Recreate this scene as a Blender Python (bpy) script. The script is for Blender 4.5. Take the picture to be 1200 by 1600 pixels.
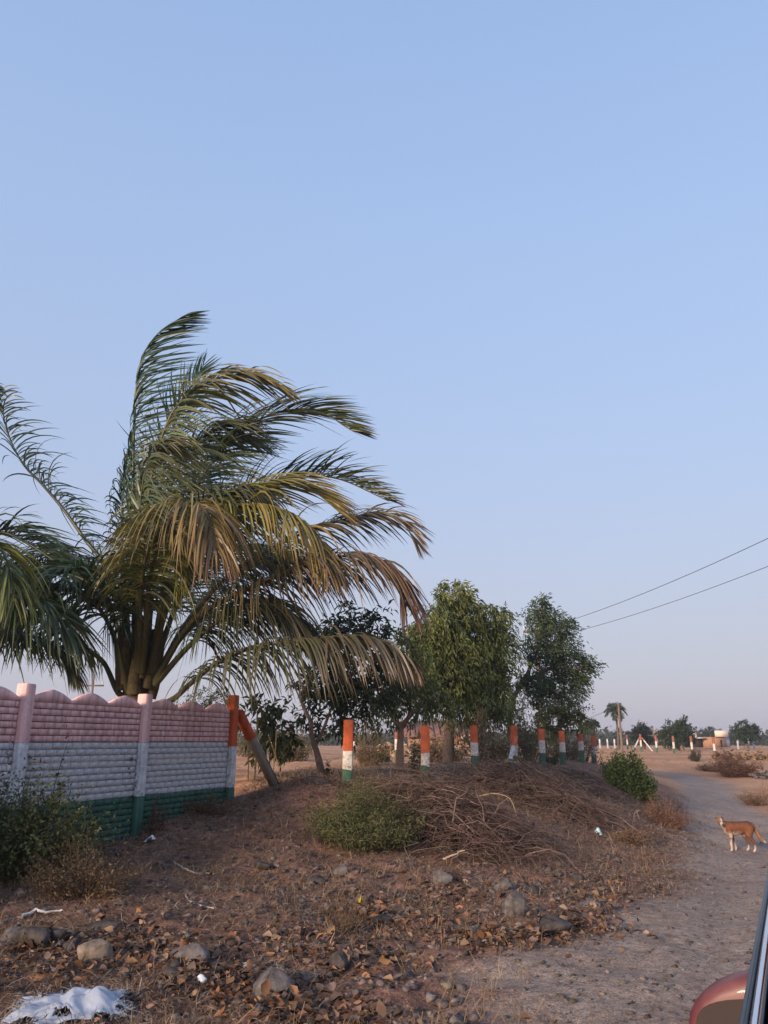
import bpy, math, random
import numpy as np
from mathutils import Vector, Matrix

for o in list(bpy.data.objects):
    bpy.data.objects.remove(o, do_unlink=True)
SC = bpy.context.scene
COL = SC.collection
rng = np.random.default_rng(7)
random.seed(7)
RAD = math.radians

# ------------------------------------------------------------------ camera
CAMZ = 1.35
PITCH = math.atan((1158 - 800) / 1200.0)
cd = bpy.data.cameras.new('camera')
cd.sensor_width = 36.0
cd.lens = 27.0
cd.clip_start = 0.02
cd.clip_end = 6000
cam = bpy.data.objects.new('camera', cd)
cam.location = (0, 0, CAMZ)
cam.rotation_euler = (math.pi / 2 + PITCH, 0, 0)
COL.objects.link(cam)
SC.camera = cam

# ------------------------------------------------------------------ sky, sun, exposure
SUN_EL, SUN_AZ = 15.0, 216.0          # azimuth clockwise from +Y (the view direction)
w = bpy.data.worlds.new('World')
SC.world = w
w.use_nodes = True
nt = w.node_tree
bg = nt.nodes['Background']
sky = nt.nodes.new('ShaderNodeTexSky')
sky.sky_type = 'NISHITA'
sky.sun_disc = False
sky.sun_elevation = RAD(SUN_EL)
sky.sun_rotation = RAD(SUN_AZ)
sky.altitude = 300
sky.air_density = 1.0
sky.dust_density = 2.0
sky.ozone_density = 1.5
# dust haze of the dry season: thick at the horizon, thinning upward, the same all round
wc = nt.nodes.new('ShaderNodeTexCoord'); sx = nt.nodes.new('ShaderNodeSeparateXYZ')
nt.links.new(wc.outputs['Generated'], sx.inputs[0])
def wramp(stops):
    r = nt.nodes.new('ShaderNodeValToRGB'); e = r.color_ramp.elements
    e[0].position, e[0].color = stops[0][0], (*stops[0][1], 1); e[1].position, e[1].color = stops[-1][0], (*stops[-1][1], 1)
    for p, c in stops[1:-1]: e.new(p).color = (*c, 1)
    nt.links.new(sx.outputs['Z'], r.inputs[0]); return r.outputs[0]
hz_col = wramp([(0, (.58, .545, .63)), (.12, (.55, .555, .67)), (.33, (.475, .56, .77)), (.6, (.43, .575, .87)), (1, (.32, .50, .88))])
hz_fac = wramp([(0, (.97,) * 3), (.15, (.93,) * 3), (.4, (.84,) * 3), (1, (.72,) * 3)])
hm = nt.nodes.new('ShaderNodeMix'); hm.data_type = 'RGBA'; hm.blend_type = 'MULTIPLY'
hm.inputs[0].default_value = 1.0; hm.inputs[7].default_value = (2.15, 2.15, 2.15, 1); nt.links.new(hz_col, hm.inputs[6])
wm = nt.nodes.new('ShaderNodeMix'); wm.data_type = 'RGBA'
nt.links.new(hz_fac, wm.inputs[0]); nt.links.new(sky.outputs[0], wm.inputs[6]); nt.links.new(hm.outputs[2], wm.inputs[7])
nt.links.new(wm.outputs[2], bg.inputs[0])
bg.inputs[1].default_value = 0.15
sl = bpy.data.lights.new('sun', 'SUN')
sl.energy = 2.1
sl.angle = RAD(12.0)
sl.color = (1.0, 0.78, 0.58)
so = bpy.data.objects.new('sun', sl)
sdir = Vector((math.sin(RAD(SUN_AZ)) * math.cos(RAD(SUN_EL)), math.cos(RAD(SUN_AZ)) * math.cos(RAD(SUN_EL)), math.sin(RAD(SUN_EL))))
so.rotation_euler = sdir.to_track_quat('Z', 'Y').to_euler()
so.location = (-20, -20, 30)
COL.objects.link(so)
SC.view_settings.view_transform = 'Standard'
SC.view_settings.look = 'None'
SC.view_settings.gamma = 1.0
SC.view_settings.exposure = 1.5
SC.view_settings.use_curve_mapping = False

# ------------------------------------------------------------------ pixel helpers (photo pixels, 1200 x 1600)
CP, SP = math.cos(PITCH), math.sin(PITCH)
def ray(px, py):
    u = (px - 600) / 1200.0
    v = (800 - py) / 1200.0
    return Vector((u, CP - v * SP, SP + v * CP))
def P(px, py, Y):
    r = ray(px, py)
    t = Y / r.y
    return Vector((r.x * t, Y, CAMZ + r.z * t))

# ------------------------------------------------------------------ numpy noise
def _hash(ix, iy, seed):
    n = (ix.astype(np.int64) * 374761393 + iy.astype(np.int64) * 668265263 + seed * 974711) & 0xffffffff
    n = ((n ^ (n >> 13)) * 1274126177) & 0xffffffff
    n = (n ^ (n >> 16)) & 0xffffffff
    return n / 4294967295.0
def vnoise(x, y, seed=0):
    x = np.asarray(x, float); y = np.asarray(y, float)
    ix = np.floor(x); iy = np.floor(y)
    fx = x - ix; fy = y - iy
    fx = fx * fx * (3 - 2 * fx); fy = fy * fy * (3 - 2 * fy)
    a = _hash(ix, iy, seed); b = _hash(ix + 1, iy, seed)
    c = _hash(ix, iy + 1, seed); d = _hash(ix + 1, iy + 1, seed)
    return (a * (1 - fx) + b * fx) * (1 - fy) + (c * (1 - fx) + d * fx) * fy
def fbm(x, y, seed=0, octv=4):
    s = 0; a = 0.5; f = 1.0
    for i in range(octv):
        s = s + a * (vnoise(np.asarray(x) * f + i * 17.3, np.asarray(y) * f - i * 9.1, seed + i) - 0.5)
        a *= 0.5; f *= 2.03
    return s
def sstep(a, b, x):
    t = np.clip((x - a) / (b - a), 0, 1)
    return t * t * (3 - 2 * t)

# ------------------------------------------------------------------ terrain
CTRL = [(-6, -4, 0), (-2, -4, 0), (2, -4, 0), (6, -4, 0), (-6, 0, .0), (0, 0, 0), (5, 0, 0), (10, 0, 0),
        (-3, 3, 0.02), (0, 3, 0), (3, 3, -.02), (7, 4, 0.0), (-5, 4.6, .05), (-4, 5.5, .06), (-2, 6, .04), (0, 6, .0), (2, 6, -.04),
        (-4.5, 6.5, .12), (-3.8, 8.35, .2), (-3.1, 10.2, .28), (-2.3, 12.2, .54),
        (-2.2, 8.2, .08), (-1, 8.6, .02), (0.4, 8.7, -.03), (-1.6, 10.2, .26), (-.4, 10.9, .24), (-.5, 12.0, .52),
        (-.57, 13, .70), (.79, 15.5, .58), (2, 18, .64), (3.3, 20.5, .72), (4.6, 23.5, .66), (5.75, 26, .64), (7.1, 29, .66), (8.3, 32, .5),
        (1.4, 9.2, -.08), (1.3, 11.5, .22), (1.6, 13.6, .42), (2.4, 13, .12), (3.4, 16.5, .40), (3.0, 11.6, -.16), (4.6, 16.5, .05), (5.2, 20.5, .45), (6.4, 20.6, -.1), (7.2, 25, .3), (8.6, 26.5, -.1), (9.8, 31, .1),
        (2.2, 5, -.03), (3.8, 8.6, -.2), (5, 11, -.36), (6.7, 15, -.62), (8.6, 20, -.68), (10.6, 25, -.65), (12.2, 30, -.58), (13.8, 36, -.34), (14.5, 42, -.1),
        (7.5, 8, -.2), (10, 14, -.5), (13, 20, -.5), (16, 28, -.4), (22, 34, -.2), (18, 45, -.02), (22, 58, .3), (26, 62, .42), (24, 72, .46), (13, 46, .32),
        (-6, 12, .5), (-9, 9, .3), (-4, 18, .6), (0, 21, .6), (-8, 30, .6), (3, 28, .6), (8, 40, .55), (0, 45, .55), (14, 60, .45), (-20, 40, .55),
        (30, 30, -.1), (40, 60, .4), (0, 90, .5), (40, 110, .45), (-60, 90, .55), (90, 90, .45), (40, -20, 0), (-40, -20, 0), (-30, 10, .3), (40, 10, 0),
        (0, 250, .5), (200, 250, .5), (-200, 250, .5), (250, 0, .4), (-250, 0, .4), (0, -200, 0), (0, 700, .6), (600, 500, .6), (-600, 500, .6)]
_c = np.array(CTRL, float)
_C2 = 0.8
_A = np.sqrt(((_c[:, None, :2] - _c[None, :, :2]) ** 2).sum(-1) + _C2)
_n = len(_c)
_M = np.zeros((_n + 1, _n + 1)); _M[:_n, :_n] = _A; _M[:_n, _n] = 1; _M[_n, :_n] = 1
_W = np.linalg.solve(_M, np.append(_c[:, 2], 0))
ROADC = np.array([(0.6, -20), (1.5, 0), (2.4, 4.5), (4.25, 8.8), (6.3, 14), (8.6, 20), (12.3, 30.5), (13.9, 36), (14.2, 44)], float)
def road_dist(x, y):
    best = np.full(np.shape(x), 1e9)
    for a, b in zip(ROADC[:-1], ROADC[1:]):
        d = b - a
        t = np.clip(((x - a[0]) * d[0] + (y - a[1]) * d[1]) / (d @ d), 0, 1)
        best = np.minimum(best, np.hypot(x - a[0] - t * d[0], y - a[1] - t * d[1]))
    return best
def H(x, y):
    x = np.atleast_1d(np.asarray(x, float)); y = np.atleast_1d(np.asarray(y, float))
    shp = x.shape
    x = x.ravel(); y = y.ravel()
    out = np.empty(len(x))
    for i in range(0, len(x), 20000):
        xx = x[i:i + 20000]; yy = y[i:i + 20000]
        K = np.sqrt((xx[:, None] - _c[:, 0]) ** 2 + (yy[:, None] - _c[:, 1]) ** 2 + _C2)
        out[i:i + 20000] = K @ _W[:_n] + _W[_n]
    rd = road_dist(x, y)
    rough = 0.25 + 0.75 * sstep(0.9, 2.2, rd)
    far = 1 - sstep(30, 60, np.abs(y))
    out += (fbm(x * .9, y * .9, 3, 3) * .16 + fbm(x * 3.1, y * 3.1, 11, 3) * .14 + fbm(x * 9.5, y * 9.5, 19, 2) * .035) * rough * (0.25 + .75 * far)
    out += -.035 * np.exp(-((rd - .62) / .22) ** 2) * far
    return out.reshape(shp)
def hz(x, y):
    return float(H(x, y)[0])
def hit(px, py):
    r = ray(px, py)
    Y = np.concatenate([np.arange(2.5, 40, .04), np.arange(40, 300, .4)])
    X = r.x / r.y * Y; Z = CAMZ + r.z / r.y * Y
    k = np.argmax(H(X, Y) > Z)
    return Vector((X[k], Y[k], hz(X[k], Y[k])))

# ------------------------------------------------------------------ mesh helpers
class MB:
    def __init__(s):
        s.v = []; s.f = []; s.c = []; s.n = 0
    def add(s, V, F, col=(.5, .5, .5)):
        V = np.asarray(V, float).reshape(-1, 3)
        F = np.asarray(F, np.int64)
        s.v.append(V); s.f.append(F + s.n)
        c = np.asarray(col, float)
        s.c.append(np.broadcast_to(c, V.shape) if c.ndim == 1 else c.reshape(-1, 3))
        s.n += len(V)
    def inst(s, TV, TF, R, T, col):
        """template copied N times with 3x3 matrices R and offsets T"""
        TV = np.asarray(TV, float); TF = np.asarray(TF, np.int64)
        N, n = len(T), len(TV)
        V = np.einsum('nij,kj->nki', R, TV) + np.asarray(T)[:, None, :]
        F = TF[None] + (np.arange(N) * n)[:, None, None]
        c = np.asarray(col, float)
        if c.ndim == 1: c = np.broadcast_to(c, (N, 3))
        c = np.repeat(c, n, axis=0) if c.ndim == 2 else c
        s.add(V.reshape(-1, 3), F.reshape(-1, TF.shape[1]), c)
    def box(s, lo, hi, col=(.5, .5, .5)):
        x0, y0, z0 = lo; x1, y1, z1 = hi
        s.add([(x0, y0, z0), (x1, y0, z0), (x1, y1, z0), (x0, y1, z0), (x0, y0, z1), (x1, y0, z1), (x1, y1, z1), (x0, y1, z1)],
              [(3, 2, 1, 0), (4, 5, 6, 7), (0, 1, 5, 4), (1, 2, 6, 5), (2, 3, 7, 6), (3, 0, 4, 7)], col)
    def tube(s, pts, rad, k=6, col=(.5, .5, .5), cap=True):
        pts = [Vector(p) for p in pts]
        n = len(pts)
        if not hasattr(rad, '__len__'): rad = [rad] * n
        t0 = (pts[1] - pts[0]).normalized()
        a = t0.orthogonal().normalized()
        V = []
        for i, p in enumerate(pts):
            t = (pts[min(i + 1, n - 1)] - pts[max(i - 1, 0)]).normalized()
            a = (a - t * a.dot(t))
            a = a.normalized() if a.length > 1e-6 else t.orthogonal().normalized()
            b = t.cross(a)
            for j in range(k):
                th = 2 * math.pi * j / k
                V.append(p + (a * math.cos(th) + b * math.sin(th)) * rad[i])
        F = [(i * k + j, i * k + (j + 1) % k, (i + 1) * k + (j + 1) % k, (i + 1) * k + j) for i in range(n - 1) for j in range(k)]
        s.add([tuple(v) for v in V], F, col)
        if cap:
            V2 = [tuple(pts[-1])] + [tuple(v) for v in V[-k:]]
            s.add(V2, [(0, 1 + j, 1 + (j + 1) % k) for j in range(k)], col)
            V2 = [tuple(pts[0])] + [tuple(v) for v in V[:k]]
            s.add(V2, [(0, 1 + (j + 1) % k, 1 + j) for j in range(k)], col)
    def mesh(s, name, mat=None, smooth=False):
        me = bpy.data.meshes.new(name)
        V = np.concatenate(s.v)
        lv = np.concatenate([f.ravel() for f in s.f])
        lt = np.concatenate([np.full(len(f), f.shape[1]) for f in s.f])
        ls = np.concatenate([[0], np.cumsum(lt)[:-1]])
        me.vertices.add(len(V)); me.vertices.foreach_set('co', V.ravel())
        me.loops.add(len(lv)); me.loops.foreach_set('vertex_index', lv.astype(np.int32))
        me.polygons.add(len(lt)); me.polygons.foreach_set('loop_start', ls.astype(np.int32))
        try: me.polygons.foreach_set('loop_total', lt.astype(np.int32))
        except Exception: pass
        me.update(calc_edges=True)
        me.validate()
        at = me.attributes.new('col', 'FLOAT_COLOR', 'POINT')
        C = np.concatenate(s.c)
        at.data.foreach_set('color', np.concatenate([C, np.ones((len(C), 1))], 1).astype(np.float32).ravel())
        if smooth: me.polygons.foreach_set('use_smooth', np.ones(len(lt), bool))
        if mat: me.materials.append(mat)
        return me
    def build(s, name, mat, parent=None, smooth=False, **kw):
        return link(name, s.mesh(name, mat, smooth), parent, **kw)

def link(name, me, parent=None, label=None, cat=None, group=None, kind=None, loc=None):
    o = bpy.data.objects.new(name, me)
    COL.objects.link(o)
    if parent:
        o.parent = parent
    if loc is not None: o.location = loc
    if label: o['label'] = label
    if cat: o['category'] = cat
    if group: o['group'] = group
    if kind: o['kind'] = kind
    return o
def thing(name, label, cat, group=None, loc=(0, 0, 0), rz=0, kind=None):
    o = link(name, None, None, label, cat, group, kind, loc)
    o.rotation_euler[2] = rz
    o.empty_display_size = .2
    return o
def spline(pts, n):
    pts = [Vector(p) for p in pts]
    if len(pts) == 2: return [pts[0].lerp(pts[1], i / (n - 1)) for i in range(n)]
    q = [pts[0] * 2 - pts[1]] + pts + [pts[-1] * 2 - pts[-2]]
    L = [0]
    for a, b in zip(pts[:-1], pts[1:]): L.append(L[-1] + (b - a).length)
    out = []
    for i in range(n):
        s = L[-1] * i / (n - 1)
        k = 0
        while k < len(pts) - 2 and s > L[k + 1]: k += 1
        t = (s - L[k]) / max(L[k + 1] - L[k], 1e-9)
        p0, p1, p2, p3 = q[k], q[k + 1], q[k + 2], q[k + 3]
        out.append(.5 * ((2 * p1) + (p2 - p0) * t + (2 * p0 - 5 * p1 + 4 * p2 - p3) * t * t + (3 * p1 - p0 - 3 * p2 + p3) * t ** 3))
    return out
def frames(d, roll=None):
    """N direction vectors -> rotation matrices with local +Y along d; local Z roughly up"""
    d = d / np.linalg.norm(d, axis=1, keepdims=True)
    up = np.tile(np.array([0, 0, 1.0]), (len(d), 1))
    up[np.abs(d[:, 2]) > .95] = (1, 0, 0)
    x = np.cross(d, up); x /= np.linalg.norm(x, axis=1, keepdims=True)
    z = np.cross(x, d)
    if roll is not None:
        c = np.cos(roll)[:, None]; s_ = np.sin(roll)[:, None]
        x, z = x * c + z * s_, z * c - x * s_
    return np.stack([x, d, z], axis=2)
def rdir(n):
    v = rng.normal(size=(n, 3))
    return v / np.linalg.norm(v, axis=1, keepdims=True)

# ------------------------------------------------------------------ materials
def new_mat(name):
    m = bpy.data.materials.new(name)
    m.use_nodes = True
    return m, m.node_tree.nodes, m.node_tree.links, m.node_tree.nodes['Principled BSDF']
def ramp(N, stops):
    r = N.new('ShaderNodeValToRGB')
    e = r.color_ramp.elements
    while len(e) > 1: e.remove(e[-1])
    e[0].position = stops[0][0]; e[0].color = (*stops[0][1], 1)
    for p, c in stops[1:]:
        x = e.new(p); x.color = (*c, 1)
    return r
def noise(N, L, scale, detail=5, rough=.6, coord='Object', vec=None):
    n = N.new('ShaderNodeTexNoise')
    n.inputs['Scale'].default_value = scale
    n.inputs['Detail'].default_value = detail
    n.inputs['Roughness'].default_value = rough
    if vec is None:
        t = N.new('ShaderNodeTexCoord'); vec = t.outputs[coord]
    L.new(vec, n.inputs['Vector'])
    return n
def mixc(N, L, fac, a, b, mode='MIX'):
    m = N.new('ShaderNodeMix'); m.data_type = 'RGBA'; m.blend_type = mode
    for i, x in ((0, fac), (6, a), (7, b)):
        if hasattr(x, 'links'): L.new(x, m.inputs[i])
        else: m.inputs[i].default_value = (*x, 1) if hasattr(x, '__len__') else x
    return m.outputs[2]
def add_bump(N, L, B, h, strength, dist=.01):
    b = N.new('ShaderNodeBump')
    b.inputs['Strength'].default_value = strength
    b.inputs['Distance'].default_value = dist
    L.new(h, b.inputs['Height']); L.new(b.outputs[0], B.inputs['Normal'])
def noisy(name, stops, scale=5, rough=.8, bump=.3, bscale=40, dist=.01, detail=6, spec=.3, metallic=0):
    m, N, L, B = new_mat(name)
    n = noise(N, L, scale, detail)
    r = ramp(N, stops)
    L.new(n.outputs[0], r.inputs[0]); L.new(r.outputs[0], B.inputs['Base Color'])
    B.inputs['Roughness'].default_value = rough
    B.inputs['Specular IOR Level'].default_value = spec
    B.inputs['Metallic'].default_value = metallic
    if bump:
        add_bump(N, L, B, noise(N, L, bscale, 4).outputs[0], bump, dist)
    return m
def attr_mat(name, rough=.7, spec=.3, transl=0.0, bump=0, bscale=60, var=.25, vscale=6):
    m, N, L, B = new_mat(name)
    a = N.new('ShaderNodeAttribute'); a.attribute_name = 'col'
    n = noise(N, L, vscale, 4)
    r = ramp(N, [(.3, (1 - var,) * 3), (.7, (1 + var,) * 3)])
    L.new(n.outputs[0], r.inputs[0])
    c = mixc(N, L, 1.0, a.outputs['Color'], r.outputs[0], 'MULTIPLY')
    L.new(c, B.inputs['Base Color'])
    B.inputs['Roughness'].default_value = rough
    B.inputs['Specular IOR Level'].default_value = spec
    if bump: add_bump(N, L, B, noise(N, L, bscale, 3).outputs[0], bump)
    if transl:
        t = N.new('ShaderNodeBsdfTranslucent'); L.new(c, t.inputs[0])
        mx = N.new('ShaderNodeMixShader'); mx.inputs[0].default_value = transl
        L.new(B.outputs[0], mx.inputs[1]); L.new(t.outputs[0], mx.inputs[2])
        L.new(mx.outputs[0], N['Material Output'].inputs[0])
    return m

M_LEAF = attr_mat('leaf', .55, .35, .28, var=.3, vscale=3)
M_FROND = attr_mat('palm_leaf', .42, .5, .25, var=.2, vscale=2)
M_DRY = attr_mat('dry_matter', .9, .15, 0, var=.3, vscale=8)
M_BARK = attr_mat('bark', .9, .15, 0, bump=.6, bscale=45, var=.4, vscale=14)
M_STONE = attr_mat('stone', .92, .2, 0, bump=.9, bscale=18, var=.55, vscale=14)
M_FUR = attr_mat('fur', .85, .2, 0, bump=.3, bscale=120, var=.15, vscale=40)

def ground_mat():
    m, N, L, B = new_mat('soil')
    tc = N.new('ShaderNodeTexCoord')
    ar = N.new('ShaderNodeAttribute'); ar.attribute_name = 'road'
    af = N.new('ShaderNodeAttribute'); af.attribute_name = 'field'
    n1 = noise(N, L, 1.1, 6, .65, vec=tc.outputs['Object'])
    n2 = noise(N, L, 14, 6, .7, vec=tc.outputs['Object'])
    n3 = noise(N, L, 75, 3, .6, vec=tc.outputs['Object'])
    soil = ramp(N, [(.3, (.142, .074, .052)), (.5, (.222, .122, .088)), (.72, (.325, .19, .14))])
    L.new(n1.outputs[0], soil.inputs[0])
    road = ramp(N, [(.3, (.25, .182, .148)), (.5, (.315, .24, .198)), (.7, (.38, .295, .245))])
    L.new(n1.outputs[0], road.inputs[0])
    fld = ramp(N, [(.3, (.35, .165, .092)), (.5, (.47, .25, .14)), (.7, (.60, .365, .215))])
    nf = noise(N, L, .22, 6, .65, vec=tc.outputs['Object'])
    L.new(nf.outputs[0], fld.inputs[0])
    # ragged edges between soil kinds
    def ragged(a, k):
        ad = N.new('ShaderNodeMath'); ad.operation = 'MULTIPLY_ADD'
        sb = N.new('ShaderNodeMath'); sb.operation = 'SUBTRACT'; sb.inputs[1].default_value = .5
        L.new(n2.outputs[0], sb.inputs[0]); L.new(sb.outputs[0], ad.inputs[0]); ad.inputs[1].default_value = k
        L.new(a.outputs['Fac'], ad.inputs[2]); ad.use_clamp = True
        return ad.outputs[0]
    c = mixc(N, L, ragged(af, .8), soil.outputs[0], fld.outputs[0])
    c = mixc(N, L, ragged(ar, .7), c, road.outputs[0])
    grit = ramp(N, [(.3, (.42, .42, .44)), (.5, (1, 1, 1)), (.68, (1.5, 1.42, 1.35))])
    L.new(n2.outputs[0], grit.inputs[0])
    c = mixc(N, L, .8, c, grit.outputs[0], 'MULTIPLY')
    g2 = ramp(N, [(.36, (.6, .6, .6)), (.5, (1, 1, 1)), (.66, (1.5, 1.45, 1.4))])
    L.new(n3.outputs[0], g2.inputs[0])
    c = mixc(N, L, .7, c, g2.outputs[0], 'MULTIPLY')
    L.new(c, B.inputs['Base Color'])
    B.inputs['Roughness'].default_value = .95
    B.inputs['Specular IOR Level'].default_value = .15
    ad = N.new('ShaderNodeMath'); ad.operation = 'MULTIPLY_ADD'; ad.inputs[1].default_value = .4
    L.new(n3.outputs[0], ad.inputs[0]); L.new(n2.outputs[0], ad.inputs[2])
    add_bump(N, L, B, ad.outputs[0], 1.0, .04)
    return m
M_SOIL = ground_mat()

# ------------------------------------------------------------------ ground and road: one grid, faces of the track split off
def axis(dense, step, lims, grow=1.13):
    a = list(np.arange(dense[0], dense[1] + 1e-6, step))
    s = step
    while a[-1] < lims[1]:
        s *= grow; a.append(a[-1] + s)
    s = step; lo = []
    while (lo[-1] if lo else a[0]) > lims[0]:
        s *= grow; lo.append((lo[-1] if lo else a[0]) - s)
    return np.array(lo[::-1] + a)
gx = axis((-4.6, 8.6), .075, (-500, 500))
gy = axis((3.8, 17.5), .075, (-60, 700), 1.075)
GX, GY = np.meshgrid(gx, gy)
GZ = H(GX, GY)
nx, ny = len(gx), len(gy)
idx = np.arange(nx * ny).reshape(ny, nx)
quads = np.stack([idx[:-1, :-1], idx[:-1, 1:], idx[1:, 1:], idx[1:, :-1]], -1).reshape(-1, 4)
fx = (GX[:-1, :-1] + GX[1:, 1:]).ravel() / 2; fy = (GY[:-1, :-1] + GY[1:, 1:]).ravel() / 2
def road_mask(x, y):
    rd = road_dist(x, y) + fbm(x * 1.3, y * 1.3, 41, 3) * .9
    wd = 1.25 + .7 * (1 - sstep(5, 9, y)) - .2 * sstep(16, 26, y)
    return (1 - sstep(wd - .35, wd + .35, rd)) * (1 - sstep(36, 43, y)) * sstep(-25, -20, y)
def field_mask(x, y):
    # beyond the bank: sun-baked red earth of the plot behind the fence and of the fields
    f1 = np.array([(-2.3, 12.2), (-.57, 13), (.79, 15.5), (3.3, 20.5), (8.3, 32)])
    xl = np.interp(y, f1[:, 1], f1[:, 0], left=-3.2, right=11)
    behind = sstep(.2, 1.0, xl - x) * sstep(12, 13.5, y)
    far = sstep(20, 26, y + 1.2 * fbm(x * .5, y * .5, 8, 3)) * sstep(.3, 1.6, x - 9.2)
    return np.clip(np.maximum(np.maximum(behind, far), sstep(33, 37, y)), 0, 1)
isroad = road_mask(fx, fy) > .5
V = np.stack([GX.ravel(), GY.ravel(), GZ.ravel()], 1)
RM = road_mask(GX, GY).ravel(); FM = field_mask(GX, GY).ravel()
def split(name, sel):
    q = quads[sel]
    u, inv = np.unique(q, return_inverse=True)
    mb = MB(); mb.add(V[u], inv.reshape(-1, 4))
    o = mb.build(name, M_SOIL, None, True, kind='structure')
    for nm, dat in (('road', RM), ('field', FM)):
        a = o.data.attributes.new(nm, 'FLOAT', 'POINT')
        a.data.foreach_set('value', dat[u].astype(np.float32))
    return o
g = split('ground', ~isroad); g['label'] = 'brown dry earth of the bank, the plot and the fields'
g = split('dirt_road', isroad); g['label'] = 'pale dusty dirt track running away past the bank'

# ------------------------------------------------------------------ leaves and branches
LEAF_V = np.array([(0, 0, 0), (-.5, .45, .12), (0, 1, -.1), (.5, .45, .12)])
LEAF_F = np.array([(0, 3, 2), (0, 2, 1)])
def jitter(col, n, dv=.25, dh=.1):
    c = np.tile(np.asarray(col, float), (n, 1))
    c *= (1 + rng.uniform(-dv, dv, (n, 1)))
    c *= (1 + rng.uniform(-dh, dh, (n, 3)))
    return np.clip(c, 0.005, 1)
def leaves(mb, pos, d, length, width, col, roll=None):
    n = len(pos)
    L_ = length * rng.uniform(.65, 1.2, n)
    W_ = width * rng.uniform(.7, 1.2, n)
    R = frames(d, rng.uniform(-1.2, 1.2, n) if roll is None else roll)
    R = R * np.stack([W_, L_, L_], 1)[:, None, :]
    mb.inst(LEAF_V, LEAF_F, R, pos, col)
def crown(mb, stems, clumps, leaf_len, leaf_w, col, per_m2, droop=.5, sprig=.4, nleaf=34, wind=0.0, dark=None):
    """clumps: (centre Vector, rx, rz); sprigs of leaves spread through each clump"""
    for c, rx, rz_ in clumps:
        ns = max(8, int(per_m2 * 4.5 * rx * rz_))
        u = rdir(ns)
        r = rng.uniform(.25, 1.05, ns) ** .6
        o = np.array(c) + u * r[:, None] * np.array([rx, rx, rz_]) * rng.uniform(.8, 1.12, (ns, 1))
        dd = u * .7 + rdir(ns) * .6 + np.array([wind, 0, -.1])
        dd /= np.linalg.norm(dd, axis=1, keepdims=True)
        shade = rng.uniform(.72, 1.28, ns)
        hue = rng.uniform(0, 1, ns)
        for k in range(ns):
            n = int(nleaf * rng.uniform(.6, 1.3))
            t = rng.uniform(0, 1, n)
            sp = sprig * rng.uniform(.7, 1.3)
            p = o[k] + dd[k] * (t[:, None] * sp) + np.array([0, 0, -1]) * (t[:, None] ** 2) * sp * droop + rng.normal(size=(n, 3)) * sp * .16
            ld = dd[k] * .6 + rdir(n) * .75 + np.array([wind, 0, -droop])
            cc = jitter(np.asarray(col) * shade[k], n, .3, .08)
            if dark is not None and hue[k] < .4: cc = jitter(np.asarray(dark) * shade[k], n, .3, .08)
            leaves(mb, p, ld, leaf_len, leaf_w, cc)
            if stems is not None and k % 3 == 0:
                e = Vector(o[k] + dd[k] * sp * .6)
                a = Vector(c).lerp(Vector(o[k]), .15)
                m_ = a.lerp(e, .5) + Vector(rng.normal(size=3) * .06 * rx)
                stems.tube([a, m_, e], [.012 + .006 * rx, .008, .003], 4, (.12, .085, .06), cap=False)
def px_clumps(lst, Y, spread=.5):
    out = []
    for i, t in enumerate(lst):
        px, py, r = t[:3]
        dy = t[3] if len(t) > 3 else (rng.uniform(-1, 1) * spread)
        y = Y + dy
        rr = r * y / 1290.0
        out.append((P(px, py, y), rr, rr * .92))
    return out
def tree(name, label, Y, trunk_px, r0, clumps, leaf_len, leaf_w, col, per_m2, bark=(.16, .11, .08), forks=(), **kw):
    root_xy = P(*trunk_px[0], Y)
    base = Vector((root_xy.x, Y, hz(root_xy.x, Y) - .05))
    t = thing(name, label, 'tree', kw.pop('group', None), loc=base)
    off = -np.array(base)
    mb = MB()
    pts = [base] + [P(px, py, Y) for px, py in trunk_px[1:]]
    sp = spline(pts, 14)
    mb.tube(sp, list(np.linspace(r0 * 1.15, r0 * .55, 14)), 9, bark)
    for f in forks:
        fp = spline([P(px, py, Y + dy) for px, py, dy in f], 8)
        mb.tube(fp, list(np.linspace(r0 * .6, r0 * .3, 8)), 7, bark)
    tops = [sp[-1]] + [P(*f[-1][:2], Y + f[-1][2]) for f in forks]
    for c, rx, _ in clumps:
        s = min(tops, key=lambda q: (q - c).length)
        a = s.lerp(c, .5) + Vector((rng.normal() * .1, rng.normal() * .1, -.12 * (c - s).length))
        mb.tube(spline([s, a, c], 7), list(np.linspace(r0 * .38, r0 * .1, 7)), 5, bark)
    mb.v = [v + off for v in mb.v]
    mb.build('trunk', M_BARK, t, True)
    cb = MB(); st = MB()
    crown(cb, st, clumps, leaf_len, leaf_w, col, per_m2, **kw)
    st.v = [v + off for v in st.v]; cb.v = [v + off for v in cb.v]
    st.build('twigs', M_BARK, t, kind='stuff')
    cb.build('crown', M_LEAF, t, kind='stuff')
    return t

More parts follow.
